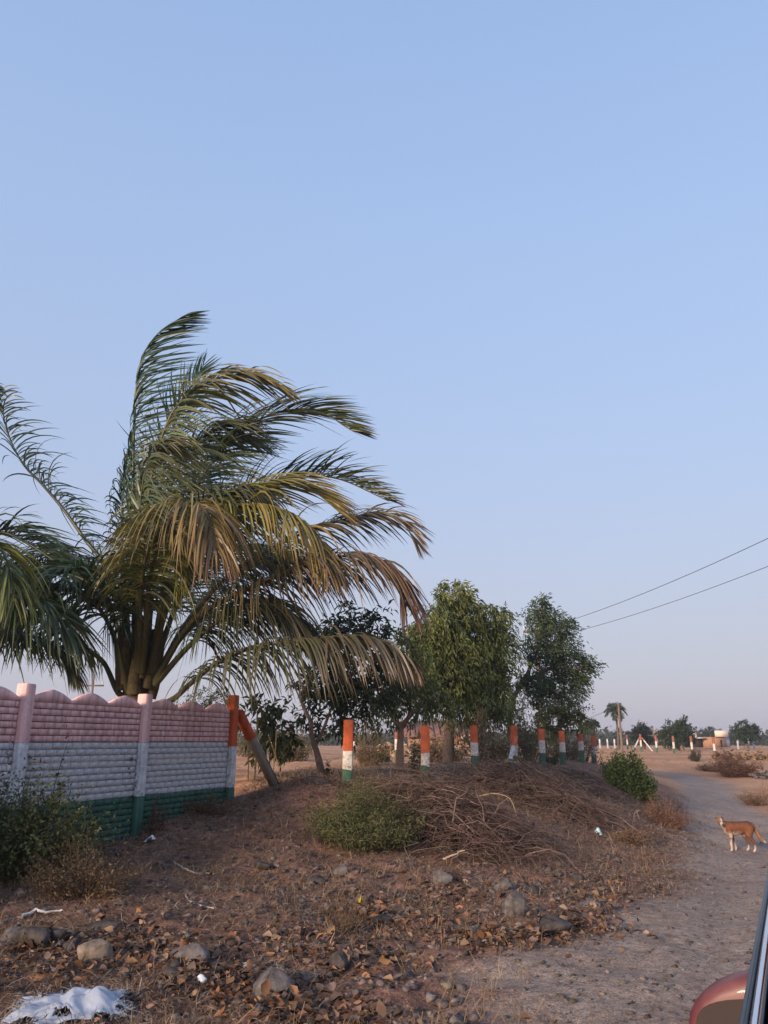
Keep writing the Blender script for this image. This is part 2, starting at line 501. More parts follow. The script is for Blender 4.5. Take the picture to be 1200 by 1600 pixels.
# ------------------------------------------------------------------ compound wall
def paint_mat(name, stops, scale, worn, bump=.12):
    """paint over concrete with worn, stained patches"""
    m, N, L, B = new_mat(name)
    n = noise(N, L, scale, 6, .7)
    r = ramp(N, stops)
    L.new(n.outputs[0], r.inputs[0])
    n2 = noise(N, L, 9, 8, .75)
    r2 = ramp(N, [(.52, (0, 0, 0)), (.62, (1, 1, 1))])
    L.new(n2.outputs[0], r2.inputs[0])
    mu = N.new('ShaderNodeMath'); mu.operation = 'MULTIPLY'; mu.inputs[1].default_value = worn[1]
    L.new(r2.outputs[0], mu.inputs[0])
    c = mixc(N, L, mu.outputs[0], r.outputs[0], worn[0])
    # vertical rain streaks
    tc = N.new('ShaderNodeTexCoord'); mp = N.new('ShaderNodeMapping')
    mp.inputs['Scale'].default_value = (14, 14, 1.2)
    L.new(tc.outputs['Object'], mp.inputs[0])
    n3 = noise(N, L, 1.0, 4, .6, vec=mp.outputs[0])
    r3 = ramp(N, [(.35, (.55, .54, .55)), (.58, (1, 1, 1))])
    L.new(n3.outputs[0], r3.inputs[0])
    c = mixc(N, L, .7, c, r3.outputs[0], 'MULTIPLY')
    L.new(c, B.inputs['Base Color'])
    B.inputs['Roughness'].default_value = .85
    B.inputs['Specular IOR Level'].default_value = .2
    add_bump(N, L, B, noise(N, L, 60, 4).outputs[0], bump, .008)
    return m
M_PINK = paint_mat('pink_paint', [(.3, (.68, .385, .365)), (.6, (.80, .50, .475))], 3, ((.36, .24, .245), .4))
M_WHITE = paint_mat('white_paint', [(.34, (.30, .295, .31)), (.6, (.72, .71, .73))], 2.6, ((.17, .16, .165), .95))
M_GREEN = paint_mat('green_paint', [(.3, (.035, .10, .075)), (.65, (.055, .145, .105))], 4, ((.09, .1, .09), .5))
M_ORANGE = paint_mat('orange_paint', [(.3, (.50, .085, .03)), (.65, (.62, .13, .045))], 4, ((.32, .1, .06), .4))
M_JW = noisy('dark_white_joint', [(.3, (.2, .195, .2)), (.7, (.36, .35, .36))], 8, .9, .3)  # white panel backing, darker than its bricks
M_JP = noisy('shadow_pink_joint', [(.3, (.13, .08, .085)), (.7, (.2, .13, .135))], 8, .9, .3)  # shadow lines under the pink bricks, painted as a dark backing
M_JG = noisy('dark_green_joint', [(.3, (.012, .03, .024)), (.7, (.02, .05, .036))], 8, .9, .3)  # green panel backing, darker than its bricks
M_CONC = noisy('bare_concrete', [(.3, (.20, .165, .125)), (.7, (.30, .25, .19))], 6, .9, .5, 50)

WP = [Vector((-5.95, 2.7)), Vector((-5.25, 4.6)), Vector((-4.53, 6.5)), Vector((-3.8, 8.36)), Vector((-3.1, 10.25)), Vector((-2.33, 12.2))]
Z_PW, Z_WG, Z_TOP = 1.335, .69, 1.79
CH = .0695                                   # moulded course height
wall = thing('compound_wall', 'precast compound wall painted pink, white and green, with wavy top edge', 'wall', loc=(WP[4].x, WP[4].y, 0))
WO = Vector((WP[4].x, WP[4].y, 0))
def brick_mesh():
    mb = MB()
    l, h, d = .148, CH * .88, .010
    b = .003
    mb.add([(-l / 2, 0, -h / 2), (l / 2, 0, -h / 2), (l / 2, 0, h / 2), (-l / 2, 0, h / 2),
            (-l / 2 + b, -d, -h / 2 + b), (l / 2 - b, -d, -h / 2 + b), (l / 2 - b, -d, h / 2 - b), (-l / 2 + b, -d, h / 2 - b)],
           [(4, 5, 6, 7), (0, 1, 5, 4), (1, 2, 6, 5), (2, 3, 7, 6), (3, 0, 4, 7)])
    return mb.mesh('brick', M_WHITE)
BRICK = brick_mesh()
def course_relief(mb, L0, L1, z0, rows, joint=True):
    """rows of moulded bricks, proud of the panel, their lower edge undercut"""
    for r in range(rows):
        zc = z0 + r * CH
        x = L0 + (0 if r % 2 else -.078)
        while x < L1 - .01:
            a = max(x + .005, L0); b = min(x + .151, L1)
            if b - a > .02:
                dz = rng.uniform(-.002, .002)
                mb.add([(a, 0, zc + .008), (b, 0, zc + .008), (b, 0, zc + CH), (a, 0, zc + CH),
                        (a + .002, -.013, zc + .010 + dz), (b - .002, -.013, zc + .010 + dz), (b - .002, -.009, zc + CH - .003), (a + .002, -.009, zc + CH - .003)],
                       [(4, 5, 6, 7), (0, 1, 5, 4), (1, 2, 6, 5), (2, 3, 7, 6), (3, 0, 4, 7)])
            x += .156
def square_post(mb, hx, hy, z0, z1, bev=.012, lean=0):
    """chamfered square shaft"""
    ring = [(-hx + bev, -hy), (hx - bev, -hy), (hx, -hy + bev), (hx, hy - bev), (hx - bev, hy), (-hx + bev, hy), (-hx, hy - bev), (-hx, -hy + bev)]
    V_ = []
    for z, s in ((z0, 1), (z1 - .015, 1), (z1, .9)):
        V_ += [(x * s + lean * (z - z0), y * s, z) for x, y in ring]
    F = [(k * 8 + j, k * 8 + (j + 1) % 8, (k + 1) * 8 + (j + 1) % 8, (k + 1) * 8 + j) for k in range(2) for j in range(8)]
    mb.add(V_, F); mb.add([V_[16 + j] for j in range(8)], [tuple(range(8))])
def wall_xf(o, p, ang):
    o.location = Vector((p.x, p.y, 0)) - WO
    o.rotation_euler[2] = ang
for b in range(5):
    A, Bp = WP[b], WP[b + 1]
    d = (Bp - A)
    ang = math.atan2(d.y, d.x)            # local +x along the wall away from the camera, local -y faces the road
    Lb = d.length
    x0, x1 = .074, Lb - .074
    rel = (b < 2)
    # backing slabs: one precast panel every three courses
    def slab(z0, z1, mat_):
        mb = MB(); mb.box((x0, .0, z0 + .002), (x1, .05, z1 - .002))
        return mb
    n_p = 0
    # green courses down into the soil
    zg = Z_WG
    for k in range(3):
        z1 = Z_WG - k * 3 * CH; z0 = z1 - 3 * CH
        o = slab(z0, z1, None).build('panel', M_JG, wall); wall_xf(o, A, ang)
        mb = MB(); course_relief(mb, x0, x1, z0, 3); mb.build('brick_courses', M_GREEN, o)
    rows = 9
    chw = (Z_PW - Z_WG) / rows
    for k in range(3):
        z0 = Z_WG + k * 3 * chw; z1 = z0 + 3 * chw
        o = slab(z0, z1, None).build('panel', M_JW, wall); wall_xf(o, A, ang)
        if b < 3:
            mb = MB(); course_relief(mb, x0, x1, z0 + .003, 3); mb.build('brick_courses', M_WHITE, o)
        if b >= 3:
            for r in range(3):
                x = x0 + (0 if r % 2 else -.0772)
                while x < x1 - .015:
                    lo = max(x, x0); hi = min(x + .1545, x1)
                    if hi - lo > .03:
                        q = bpy.data.objects.new('brick', BRICK); COL.objects.link(q); q.parent = o
                        q.location = ((lo + hi) / 2, -.0005, z0 + (r + .5) * chw + rng.uniform(-.0015, .0015))
                        q.rotation_euler = (rng.uniform(-.05, .05), 0, rng.uniform(-.012, .012))
                        q.scale = ((hi - lo) / .1545, rng.uniform(.6, 1.3), 1)
                    x += .1545
    for k in range(2):
        z0 = Z_PW + k * 3 * CH; z1 = z0 + 3 * CH
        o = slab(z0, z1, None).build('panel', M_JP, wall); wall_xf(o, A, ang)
        mb = MB(); course_relief(mb, x0, x1, z0 + .002, 3); mb.build('brick_courses', M_PINK, o)
    # wavy coping panel with three gables
    z0 = Z_PW + 6 * CH
    n = 61
    xs = np.linspace(x0, x1, n)
    ph = ((xs - x0) / (x1 - x0) * 3) % 1.0
    gab = 1 - np.abs(ph - .5) * 2
    top = z0 + .03 + .115 * gab + .016 * np.sin(gab * math.pi) * (gab < .9)
    mb = MB()
    Vv = []; Ff = []
    for i in range(n):
        Vv += [(xs[i], -.012, z0 + .004), (xs[i], -.012, top[i]), (xs[i], .05, top[i]), (xs[i], .05, z0 + .004)]
    for i in range(n - 1):
        a = i * 4; c = a + 4
        Ff += [(a, c, c + 1, a + 1), (a + 1, c + 1, c + 2, a + 2), (a + 2, c + 2, c + 3, a + 3), (a + 3, c + 3, c, a)]
    Ff += [(0, 1, 2, 3), (n * 4 - 1, n * 4 - 2, n * 4 - 3, n * 4 - 4)]
    mb.add(Vv, Ff)
    o = mb.build('coping_panel', M_PINK, wall); wall_xf(o, A, ang)
for b in range(6):
    p = WP[b]
    dd = (WP[min(b + 1, 5)] - WP[max(b - 1, 0)]); ang = math.atan2(dd.y, dd.x)
    corner = (b == 5)
    mb = MB(); square_post(mb, .072, .070, Z_PW if not corner else Z_PW - .06, 1.935 if not corner else 2.03)
    post = mb.build('post', M_ORANGE if corner else M_PINK, wall); wall_xf(post, p, ang)
    post.location += Vector((math.sin(ang), -math.cos(ang), 0)) * -.0
    if corner: post['label'] = 'orange, white and green corner post of the wall'
    zlo = hz(p.x, p.y) - .25
    mb = MB(); mb.v = []; square_post(mb, .0721, .0701, Z_WG, (Z_PW if not corner else Z_PW - .06) - .001, .012)
    mb.build('painted_band', M_WHITE, post)
    mb = MB(); square_post(mb, .0722, .0702, zlo, Z_WG - .001, .012)
    mb.build('painted_base', M_GREEN, post)
    if corner:
        # leaning strut behind the corner post
        a = P(372, 1112, 12.35); c = P(428, 1226, 12.9)
        dv = (c - a); n_ = 3
        e = MB()
        ux = dv.normalized(); side = Vector((0, 0, 1)).cross(ux).normalized(); upv = ux.cross(side)
        def bar(nm, s0, s1, mt, sx0, sx1, sy0, sy1, par):
            e = MB(); c0 = a + dv * s0; c1 = a + dv * s1
            Vq = [tuple(q + side * sx + upv * sy - Vector((p.x, p.y, 0))) for q in (c0, c1) for sx, sy in ((sx0, sy0), (sx1, sy0), (sx1, sy1), (sx0, sy1))]
            e.add(Vq, [(0, 1, 2, 3), (7, 6, 5, 4), (0, 4, 5, 1), (1, 5, 6, 2), (2, 6, 7, 3), (3, 7, 4, 0)])
            return e.build(nm, mt, par)
        st_ = bar('strut', 0, 1.06, M_CONC, -.06, .06, -.05, .05, wall); st_.location = Vector((p.x, p.y, 0)) - WO
        bar('painted_band', -.004, .36, M_ORANGE, -.066, .066, -.056, .056, st_)
        bar('painted_band', .362, .66, M_WHITE, -.064, .064, .046, .058, st_)
        bar('painted_band', .662, 1.06, M_GREEN, -.064, .064, .046, .058, st_)

# ------------------------------------------------------------------ tricolour fence posts
def tri_mat():
    """orange over white over green, borders uneven as brushed on; bands follow the shaft's own height"""
    m, N, L, B = new_mat('tricolour_paint')
    a = N.new('ShaderNodeAttribute'); a.attribute_name = 'col'
    n2 = noise(N, L, 13, 8, .75)
    r2 = ramp(N, [(.5, (0, 0, 0)), (.62, (.75, .75, .75))])
    L.new(n2.outputs[0], r2.inputs[0])
    c = mixc(N, L, r2.outputs[0], a.outputs['Color'], (.17, .13, .1))
    n3 = noise(N, L, 5, 5); r3 = ramp(N, [(.3, (.75, .75, .75)), (.7, (1.15, 1.15, 1.15))])
    L.new(n3.outputs[0], r3.inputs[0])
    c = mixc(N, L, 1, c, r3.outputs[0], 'MULTIPLY')
    L.new(c, B.inputs['Base Color'])
    B.inputs['Roughness'].default_value = .8
    B.inputs['Specular IOR Level'].default_value = .25
    add_bump(N, L, B, noise(N, L, 70, 4).outputs[0], .3, .008)
    return m
M_TRI = tri_mat()
OR, WH, GR = (.62, .125, .045), (.62, .58, .54), (.045, .13, .085)
def shaft(mb, a, b, hw, cuts, top=OR):
    """square shaft from a (foot) to b (top), painted green/white/orange between the cuts (fractions)"""
    a = Vector(a); b = Vector(b); d = b - a
    ux = d.normalized(); side = Vector((0, 1, 0)).cross(ux).normalized(); fr = ux.cross(side)
    ring = []
    bv = hw * .16
    for sx, sy in ((-hw + bv, -hw), (hw - bv, -hw), (hw, -hw + bv), (hw, hw - bv), (hw - bv, hw), (-hw + bv, hw), (-hw, hw - bv), (-hw, -hw + bv)):
        ring.append(side * sx + fr * sy)
    ej = {c_: rng.normal(size=8) * .012 for c_ in cuts}
    for s0, s1, col in ((0, cuts[0], GR), (cuts[0], cuts[1], WH), (cuts[1], 1, top)):
        V_ = [tuple(a + d * (s + (ej[s][k_] if s in ej else 0)) + r) for s in (s0, s1) for k_, r in enumerate(ring)]
        mb.add(V_, [(j, (j + 1) % 8, 8 + (j + 1) % 8, 8 + j) for j in range(8)], col)
    mb.add([tuple(b + r) for r in ring] + [tuple(b + ux * .008)], [(j, (j + 1) % 8, 8) for j in range(8)], top)
POSTS = [  # px, Y, top py, orange/white border py, white/green border py, half width, lean
    (545, 13.0, 1125, 1171, 1201, .079, .02, 'tricolour fence post nearest the wall corner, behind the feathery green bush'),
    (664, 15.5, 1135, 1176, 1197, .08, .01, 'tricolour fence post with badly flaked white band at brush pile edge'),
    (740, 18.0, 1134, 1161, 1180, .08, .0, 'tricolour fence post under the big drooping tree crown'),
    (803, 20.5, 1134, 1163, 1180, .08, .06, 'tricolour fence post with slanted front strut above the brush heap'),
    (845, 23.5, 1139, 1158, 1176, .085, .0, 'dull tricolour fence post just right of the strutted one'),
    (877, 26.0, 1142, 1160, 1175, .085, .0, 'bright tricolour fence post below the pale-leaved shrub'),
    (906, 29.0, 1147, 1159, 1172, .085, -.02, 'small tricolour fence post second from the line end'),
    (926, 32.0, 1150, 1166, 1178, .085, .02, 'last tricolour fence post of the near line, with side strut'),
]
FG = 'tricolour posts along the bank'
post_pts = []
for px, Y, ty, by, gy_, hw, lean, lab in POSTS:
    tp = P(px, ty, Y); foot = Vector((tp.x - lean, Y, hz(tp.x, Y) - .3))
    t = thing('fence_post', lab, 'post', FG, loc=(foot.x, Y, foot.z + .3))
    o0 = Vector(t.location)
    zf = lambda yy: (P(px, yy, Y).z - foot.z) / (tp.z - foot.z)
    mb = MB(); shaft(mb, foot - o0, tp - o0, hw, (zf(gy_), zf(by)))
    mb.build('shaft', M_TRI, t)
    post_pts.append((tp, foot + Vector((0, 0, .3))))
    br = {803: (P(806, 1152, Y - .12), P(790, 1200, Y - .9)), 926: (P(924, 1164, Y), P(913, 1186, Y + .4))}.get(px)
    if br:
        mb = MB(); e = Vector((br[1].x, br[1].y, hz(br[1].x, br[1].y) - .15))
        shaft(mb, e - o0, br[0] - o0, .05, (.4, .72)); mb.build('strut', M_TRI, t)
# posts of the far side of the plot and of the field beyond
FARP = [(458, 40, 1146, 1168, 'thin tricolour post far behind the forked tree, left of its trunk'),
        (553, 40, 1146, 1166, 'thin tricolour post far behind, between forked trunk and nearest post'),
        (619, 34, 1140, 1172, 'tricolour post with white strut far behind the single-trunk tree'),
        (712, 30, 1147, 1187, 'thin tricolour post between two near posts in front of the hut'),
        (979, 90, 1148, 1165, 'tiny post at left end of the field fence, beside the wooden pole'),
        (1000, 68, 1147, 1172, 'field fence post with two splayed struts'),
        (1024, 66, 1149, 1173, 'field fence post next right of the splayed struts'),
        (1051, 63, 1150, 1175, 'field fence post in front of the broad round tree'),
        (1079, 61, 1150, 1176, 'field fence post left of the brick shed'),
        (1114, 58, 1152, 1179, 'field fence post in front of the brick shed')]
for px, Y, ty, by, lab in FARP:
    tp = P(px, ty, Y); bt = P(px, by, Y)
    zg = min(hz(bt.x, Y), bt.z)
    t = thing('fence_post', lab, 'post', 'tricolour posts of the far fences', loc=(tp.x, Y, zg))
    o0 = Vector(t.location)
    mb = MB(); hgt = tp.z - zg
    shaft(mb, (0, 0, -.2), (0, 0, hgt), .065 if Y < 50 else .07, (.38, .7), top=(.30, .10, .07)); mb.build('shaft', M_TRI, t)
    st = {1000: ((-.9, -.2), (.9, -.5)), 619: ((.8, .6),)}.get(px, ())
    for sx, sy in st:
        mb = MB(); shaft(mb, (sx, sy, -.1), (sx * .1, sy * .1, hgt * .8), .05, (.15, .85), top=(.30, .10, .07)); mb.build('strut', M_TRI, t)
# small plain concrete posts far off
k = 0
FS = {936: 'leftmost', 948: 'middle', 959: 'rightmost'}
for px, Y, ty, by in [(936, 105, 1147, 1157), (948, 105, 1147, 1157), (959, 105, 1148, 1157)] + [(x, 95, 1157, 1167) for x in (1152, 1161, 1169, 1177)]:
    tp = P(px, ty, Y)
    z0 = hz(tp.x, Y)
    mb = MB(); square_post(mb, .09, .09, -.2, 1.15, .02)
    lab = f'{FS[px]} of three tiny whitish concrete posts left of the wooden pole' if px in FS else f'{ {1152: "first", 1161: "second", 1169: "third", 1177: "fourth"}[px]} tiny whitish concrete post counting right from the brick shed'
    mb.build('concrete_post', M_WHITE, None, label=lab, cat='post', group='far concrete posts', loc=(tp.x, Y, z0))

# netting between the near posts
mb = MB()
for (t0, f0), (t1, f1) in zip(post_pts[:-1], post_pts[1:]):
    d = t1 - t0; L_ = Vector((d.x, d.y, 0)).length
    nz = int(L_ / .16)
    for i in range(-5, nz):
        for sg in (0, 1):
            s0, s1 = i / nz, (i + 5) / nz
            h0, h1 = (0, 1) if sg else (1, 0)
            q0, q1 = max(s0, 0), min(s1, 1)
            if q1 <= q0: continue
            def pt(s):
                u = (s - s0) / (s1 - s0)
                h = h0 + (h1 - h0) * u
                lo = f0.lerp(f1, s) + Vector((0, 0, .02)); hi = t0.lerp(t1, s) - Vector((0, 0, .12))
                return lo.lerp(hi, h) + Vector((0.02, -.1, 0))
            mb.tube([pt(q0), pt(q1)], .0009, 3, (.3, .27, .24), cap=False)
mb.build('wire_netting', noisy('rusty_wire', [(.3, (.24, .2, .17)), (.7, (.36, .32, .29))], 8, .6, 0), None, label='thin rusty wire netting strung between the tricolour posts', cat='netting', kind=None)

# ------------------------------------------------------------------ coconut palms
def frond(parent, origin, pts, droop, wind, col, tipcol, length=1.0, nl=64, petiole=.31, r0=.052, up=.25, width=.029, both=1.0, ragged=.15, lee=0.0):
    """rachis through pts (world); leaflets in two ranks bent by gravity and wind"""
    off = np.array(origin)
    length = length * 1.2
    col = tuple(np.array(col) * (.9, 1.18, 1.0)); tipcol = tuple(np.array(tipcol) * (.9, .92, .95))
    sp = spline(pts, 40)
    rb = MB()
    rr = [r0 * (1 - .86 * (i / 39)) for i in range(40)]
    c0 = np.array((.085, .08, .032)); c1 = np.array(col) * 1.1
    rb.tube([p - Vector(origin) for p in sp], rr, 6, (.5, .5, .5))
    cc = rb.c[0].copy()
    t_ = np.repeat(np.linspace(0, 1, 40), 6)[:, None]
    rb.c[0] = c0 * (1 - t_) + (np.array(tipcol) * .6 + c1 * .4) * t_
    r = rb.build('frond', M_FROND, parent, True)
    A = np.array([list(p) for p in sp])
    nl = int(nl * 1.4)
    n = nl * 2
    s = petiole + (1 - petiole) * np.repeat(np.linspace(0, 1, nl) ** .92, 2)
    s = np.clip(s + rng.uniform(-.006, .006, n), petiole, .999)
    f = s * 39; i0 = np.minimum(f.astype(int), 38); fr = (f - i0)[:, None]
    p = A[i0] * (1 - fr) + A[i0 + 1] * fr
    t = A[i0 + 1] - A[i0]; t /= np.linalg.norm(t, axis=1, keepdims=True)
    upv = np.array([0, 0, 1.0]) - t * t[:, 2:3]
    # on nearly vertical rachises take the outer side as the leaf's upper face
    upv += np.array([0, -.5, 0]) * (np.abs(t[:, 2:3]) > .8)
    upv -= t * (upv * t).sum(1, keepdims=True)
    upv /= np.linalg.norm(upv, axis=1, keepdims=True)
    sd = np.cross(t, upv)
    sg = np.tile([1.0, -1.0], nl)[:, None]
    u = (s - petiole) / (1 - petiole)
    d0 = t * (.3 + .7 * u[:, None]) + rng.normal(size=(n, 3)) * np.where(rng.uniform(0, 1, (n, 1)) < .12, .35, 0) + sd * sg * (.95 - .45 * u[:, None]) + upv * up + rng.normal(size=(n, 3)) * .09 + np.array([1.0, .1, 0]) * wind * .28
    d0 /= np.linalg.norm(d0, axis=1, keepdims=True)
    Ln = length * (.45 + .75 * np.sin(np.clip(u * .92 + .1, 0, 1) * math.pi) ** .7) * rng.uniform(1 - ragged, 1 + ragged * .6, n)
    Ln *= np.where(sg[:, 0] > 0, 1, both)
    Ln *= 1 - .45 * np.clip(-d0[:, 0], 0, 1) * lee
    K = 7
    W = np.array([1.0, .12, .05])
    pos = p.copy(); rows = [p]; dirs = []
    dr = droop * rng.uniform(.75, 1.3, n)[:, None]; wi = wind * rng.uniform(.6, 1.4, n)[:, None]
    for k in range(K):
        a = ((k + .6) / K) ** 1.1
        d = d0 + a * (dr * np.array([0, 0, -1.0]) + wi * W)
        d /= np.linalg.norm(d, axis=1, keepdims=True)
        pos = pos + d * (Ln / K)[:, None]
        rows.append(pos.copy()); dirs.append(d)
    dirs.append(dirs[-1])
    wv = t + rng.normal(size=(n, 3)) * .35
    prof = np.array([.45, .9, 1, .95, .85, .65, .4, .06])
    V_ = np.zeros((n, (K + 1) * 2, 3)); C_ = np.zeros((n, (K + 1) * 2, 3))
    lc = jitter(col, n, .28, .08)
    br = np.clip(u + rng.uniform(-.25, .25, n), 0, 1)[:, None] ** 1.6
    for k in range(K + 1):
        d = dirs[k]
        w_ = wv - d * (wv * d).sum(1, keepdims=True)
        w_ /= np.maximum(np.linalg.norm(w_, axis=1, keepdims=True), 1e-6)
        w_ = w_ * width * .5 * prof[k]
        V_[:, 2 * k] = rows[k] + w_ - off; V_[:, 2 * k + 1] = rows[k] - w_ - off
        m_ = np.clip(br * .55 + .4 * (k / K) ** 2 * br + .15 * (k / K) ** 3, 0, 1)
        c = lc * (1 - m_) + np.array(tipcol) * m_ * rng.uniform(.7, 1.25, (n, 1))
        C_[:, 2 * k] = c; C_[:, 2 * k + 1] = c
    F = np.array([(2 * k, 2 * k + 1, 2 * k + 3, 2 * k + 2) for k in range(K)])
    lb = MB()
    lb.add(V_.reshape(-1, 3), (F[None] + (np.arange(n) * (K + 1) * 2)[:, None, None]).reshape(-1, 4), C_.reshape(-1, 3))
    lb.build('leaflets', M_FROND, r, kind='stuff')
    return r
G1, G2 = (.060, .085, .030), (.028, .050, .026)      # fresh green and dark green
OLV, GLD, BRN, RED = (.125, .115, .035), (.24, .165, .045), (.20, .115, .055), (.17, .085, .055)
PB = P(214, 1078, 12.3); PB = Vector((PB.x, PB.y, hz(PB.x, PB.y)))
palm = thing('coconut_palm', 'windblown young coconut palm behind the pink and white wall', 'palm', loc=PB)
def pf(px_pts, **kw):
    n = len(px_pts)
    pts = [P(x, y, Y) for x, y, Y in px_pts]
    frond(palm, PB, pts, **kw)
B0 = 12.3
pf([(208, 1060, B0), (210, 900, B0), (208, 750, B0 - .1), (211, 640, B0 - .1), (220, 565, B0), (248, 520, B0), (290, 492, B0)], droop=.25, wind=2.2, lee=1.5, col=G2, tipcol=G2, length=.92, up=.1, nl=70, r0=.05)
pf([(225, 1060, B0 + .2), (240, 850, B0 + .5), (262, 700, B0 + .8), (290, 620, B0 + 1), (318, 570, B0 + 1.2)], droop=-.1, wind=.5, col=(.035, .06, .03), tipcol=G2, length=.75)
pf([(213, 1060, B0 - .1), (222, 880, B0 - .3), (238, 740, B0 - .6), (272, 640, B0 - .9), (325, 597, B0 - 1.1), (380, 585, B0 - 1.2), (430, 602, B0 - 1.3)], droop=1.7, wind=.95, lee=1.4, col=(.10, .10, .035), tipcol=(.22, .15, .06), length=1.0, nl=80)
pf([(232, 1060, B0 + .1), (270, 850, B0), (310, 755, B0 - .1), (358, 693, B0 - .2), (413, 652, B0 - .2), (460, 640, B0 - .2), (510, 648, B0 - .2), (548, 672, B0 - .2)], droop=.75, wind=1.25, col=(.075, .085, .03), tipcol=(.12, .11, .045), length=.95, nl=76, up=.45)
pf([(238, 1055, B0 + .2), (300, 880, B0 + .4), (370, 785, B0 + .6), (433, 758, B0 + .7), (487, 745, B0 + .8), (535, 750, B0 + .8), (607, 783, B0 + .8)], droop=.65, wind=.5, col=(.055, .07, .03), tipcol=(.13, .10, .045), length=.75, up=.7, nl=70)
pf([(230, 1055, B0 - .2), (285, 880, B0 - .8), (343, 803, B0 - 1.2), (385, 789, B0 - 1.4), (433, 793, B0 - 1.6), (470, 814, B0 - 1.7), (500, 850, B0 - 1.8), (512, 885, B0 - 1.9)], droop=2.6, wind=.15, col=(.21, .16, .035), tipcol=(.25, .14, .06), length=.95, nl=80, up=.1)
pf([(230, 1055, B0 - .1), (280, 880, B0 - .5), (340, 800, B0 - .8), (390, 770, B0 - .9), (440, 755, B0 - .9), (490, 768, B0 - 1), (530, 800, B0 - 1)], droop=1.1, wind=.8, col=(.16, .13, .035), tipcol=(.24, .15, .06), length=.9, nl=70)
pf([(240, 1060, B0), (340, 915, B0), (433, 853, B0), (500, 823, B0), (553, 808, B0), (600, 804, B0), (630, 818, B0), (647, 845, B0)], droop=1.5, wind=.55, col=(.11, .08, .035), tipcol=(.15, .075, .055), length=.8, nl=72)
pf([(242, 1065, B0 - .2), (300, 972, B0 - .6), (367, 930, B0 - 1), (433, 900, B0 - 1.3), (500, 877, B0 - 1.5), (545, 868, B0 - 1.6), (588, 876, B0 - 1.7), (620, 902, B0 - 1.8), (634, 945, B0 - 1.8)], droop=2.3, wind=.25, col=(.12, .075, .04), tipcol=(.16, .075, .06), length=.9, nl=84)
pf([(225, 1110, B0 - .1), (268, 1094, B0 - .5), (300, 1066, B0 - .9), (345, 1032, B0 - 1.2), (400, 1010, B0 - 1.4), (460, 1002, B0 - 1.6), (540, 994, B0 - 1.8), (590, 999, B0 - 1.9), (640, 1030, B0 - 2)], droop=3.0, wind=.12, col=(.07, .06, .035), tipcol=(.15, .09, .055), length=.85, nl=84, petiole=.28)
pf([(222, 1050, B0 - .3), (235, 900, B0 - 1.1), (265, 815, B0 - 1.8), (298, 786, B0 - 2.3), (322, 800, B0 - 2.7), (335, 850, B0 - 2.9)], droop=2.8, wind=.1, col=(.20, .14, .05), tipcol=(.26, .13, .075), length=1.05, nl=76)
pf([(218, 1050, B0 - .3), (220, 930, B0 - 1.0), (232, 860, B0 - 1.5), (262, 825, B0 - 1.9), (285, 840, B0 - 2.2)], droop=2.4, wind=.1, lee=.8, col=(.14, .115, .04), tipcol=(.2, .13, .06), length=.75, nl=50)
pf([(240, 1060, B0 + .3), (290, 990, B0 + 1), (345, 950, B0 + 1.6), (410, 940, B0 + 2), (460, 975, B0 + 2.3)], droop=2.0, wind=.2, col=G2, tipcol=(.05, .05, .03), length=1.05, nl=72)  # frond hanging in shade, the shade put into its dark leaf colour
pf([(236, 1058, B0 + .4), (270, 960, B0 + 1), (310, 900, B0 + 1.6), (370, 860, B0 + 2.2), (430, 880, B0 + 2.6)], droop=1.7, wind=.3, col=G2, tipcol=G2, length=1.1, nl=72)
pf([(240, 1055, B0 + .5), (265, 880, B0 + 1.2), (300, 760, B0 + 1.8), (350, 690, B0 + 2.2), (410, 690, B0 + 2.6)], droop=1.3, wind=.8, col=G2, tipcol=G1, length=1.1, nl=72)
pf([(242, 1070, B0 - .2), (290, 1015, B0 - .5), (335, 975, B0 - .7), (385, 950, B0 - .9), (440, 955, B0 - 1), (485, 990, B0 - 1.1)], droop=2.4, wind=.15, col=(.045, .045, .024), tipcol=(.10, .07, .045), length=.95, nl=70)
pf([(240, 1062, B0 + .4), (300, 960, B0 + .9), (360, 900, B0 + 1.3), (440, 870, B0 + 1.6), (520, 890, B0 + 1.9)], droop=1.9, wind=.3, col=(.035, .042, .022), tipcol=(.06, .055, .03), length=1.05, nl=76)
pf([(236, 1050, B0 - .2), (262, 900, B0 - .6), (300, 820, B0 - .8), (352, 775, B0 - 1), (410, 770, B0 - 1.1)], droop=2.0, wind=.3, col=(.055, .058, .026), tipcol=(.1, .085, .04), length=1.05, nl=66)
pf([(228, 1050, B0), (245, 860, B0 - .2), (275, 740, B0 - .3), (320, 680, B0 - .4), (375, 660, B0 - .4)], droop=1.7, wind=.8, lee=1, col=(.05, .06, .028), tipcol=(.09, .085, .04), length=1.1, nl=70)
# left-hand fronds
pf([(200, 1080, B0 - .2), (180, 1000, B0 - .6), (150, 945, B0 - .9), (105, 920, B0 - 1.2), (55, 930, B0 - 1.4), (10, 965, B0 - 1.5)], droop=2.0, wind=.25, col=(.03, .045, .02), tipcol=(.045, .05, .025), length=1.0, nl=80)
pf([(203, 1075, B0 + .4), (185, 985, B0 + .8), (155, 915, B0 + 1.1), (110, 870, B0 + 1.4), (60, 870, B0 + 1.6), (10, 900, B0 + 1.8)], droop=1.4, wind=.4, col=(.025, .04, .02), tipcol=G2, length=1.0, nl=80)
pf([(200, 1085, B0), (188, 1020, B0 - .1), (196, 960, B0 - .3), (185, 925, B0 - .6), (160, 900, B0 - .9), (127, 888, B0 - 1.2), (83, 897, B0 - 1.5), (40, 923, B0 - 1.7)], droop=1.25, wind=.35, col=(.035, .055, .022), tipcol=(.04, .05, .025), length=.95, nl=84)
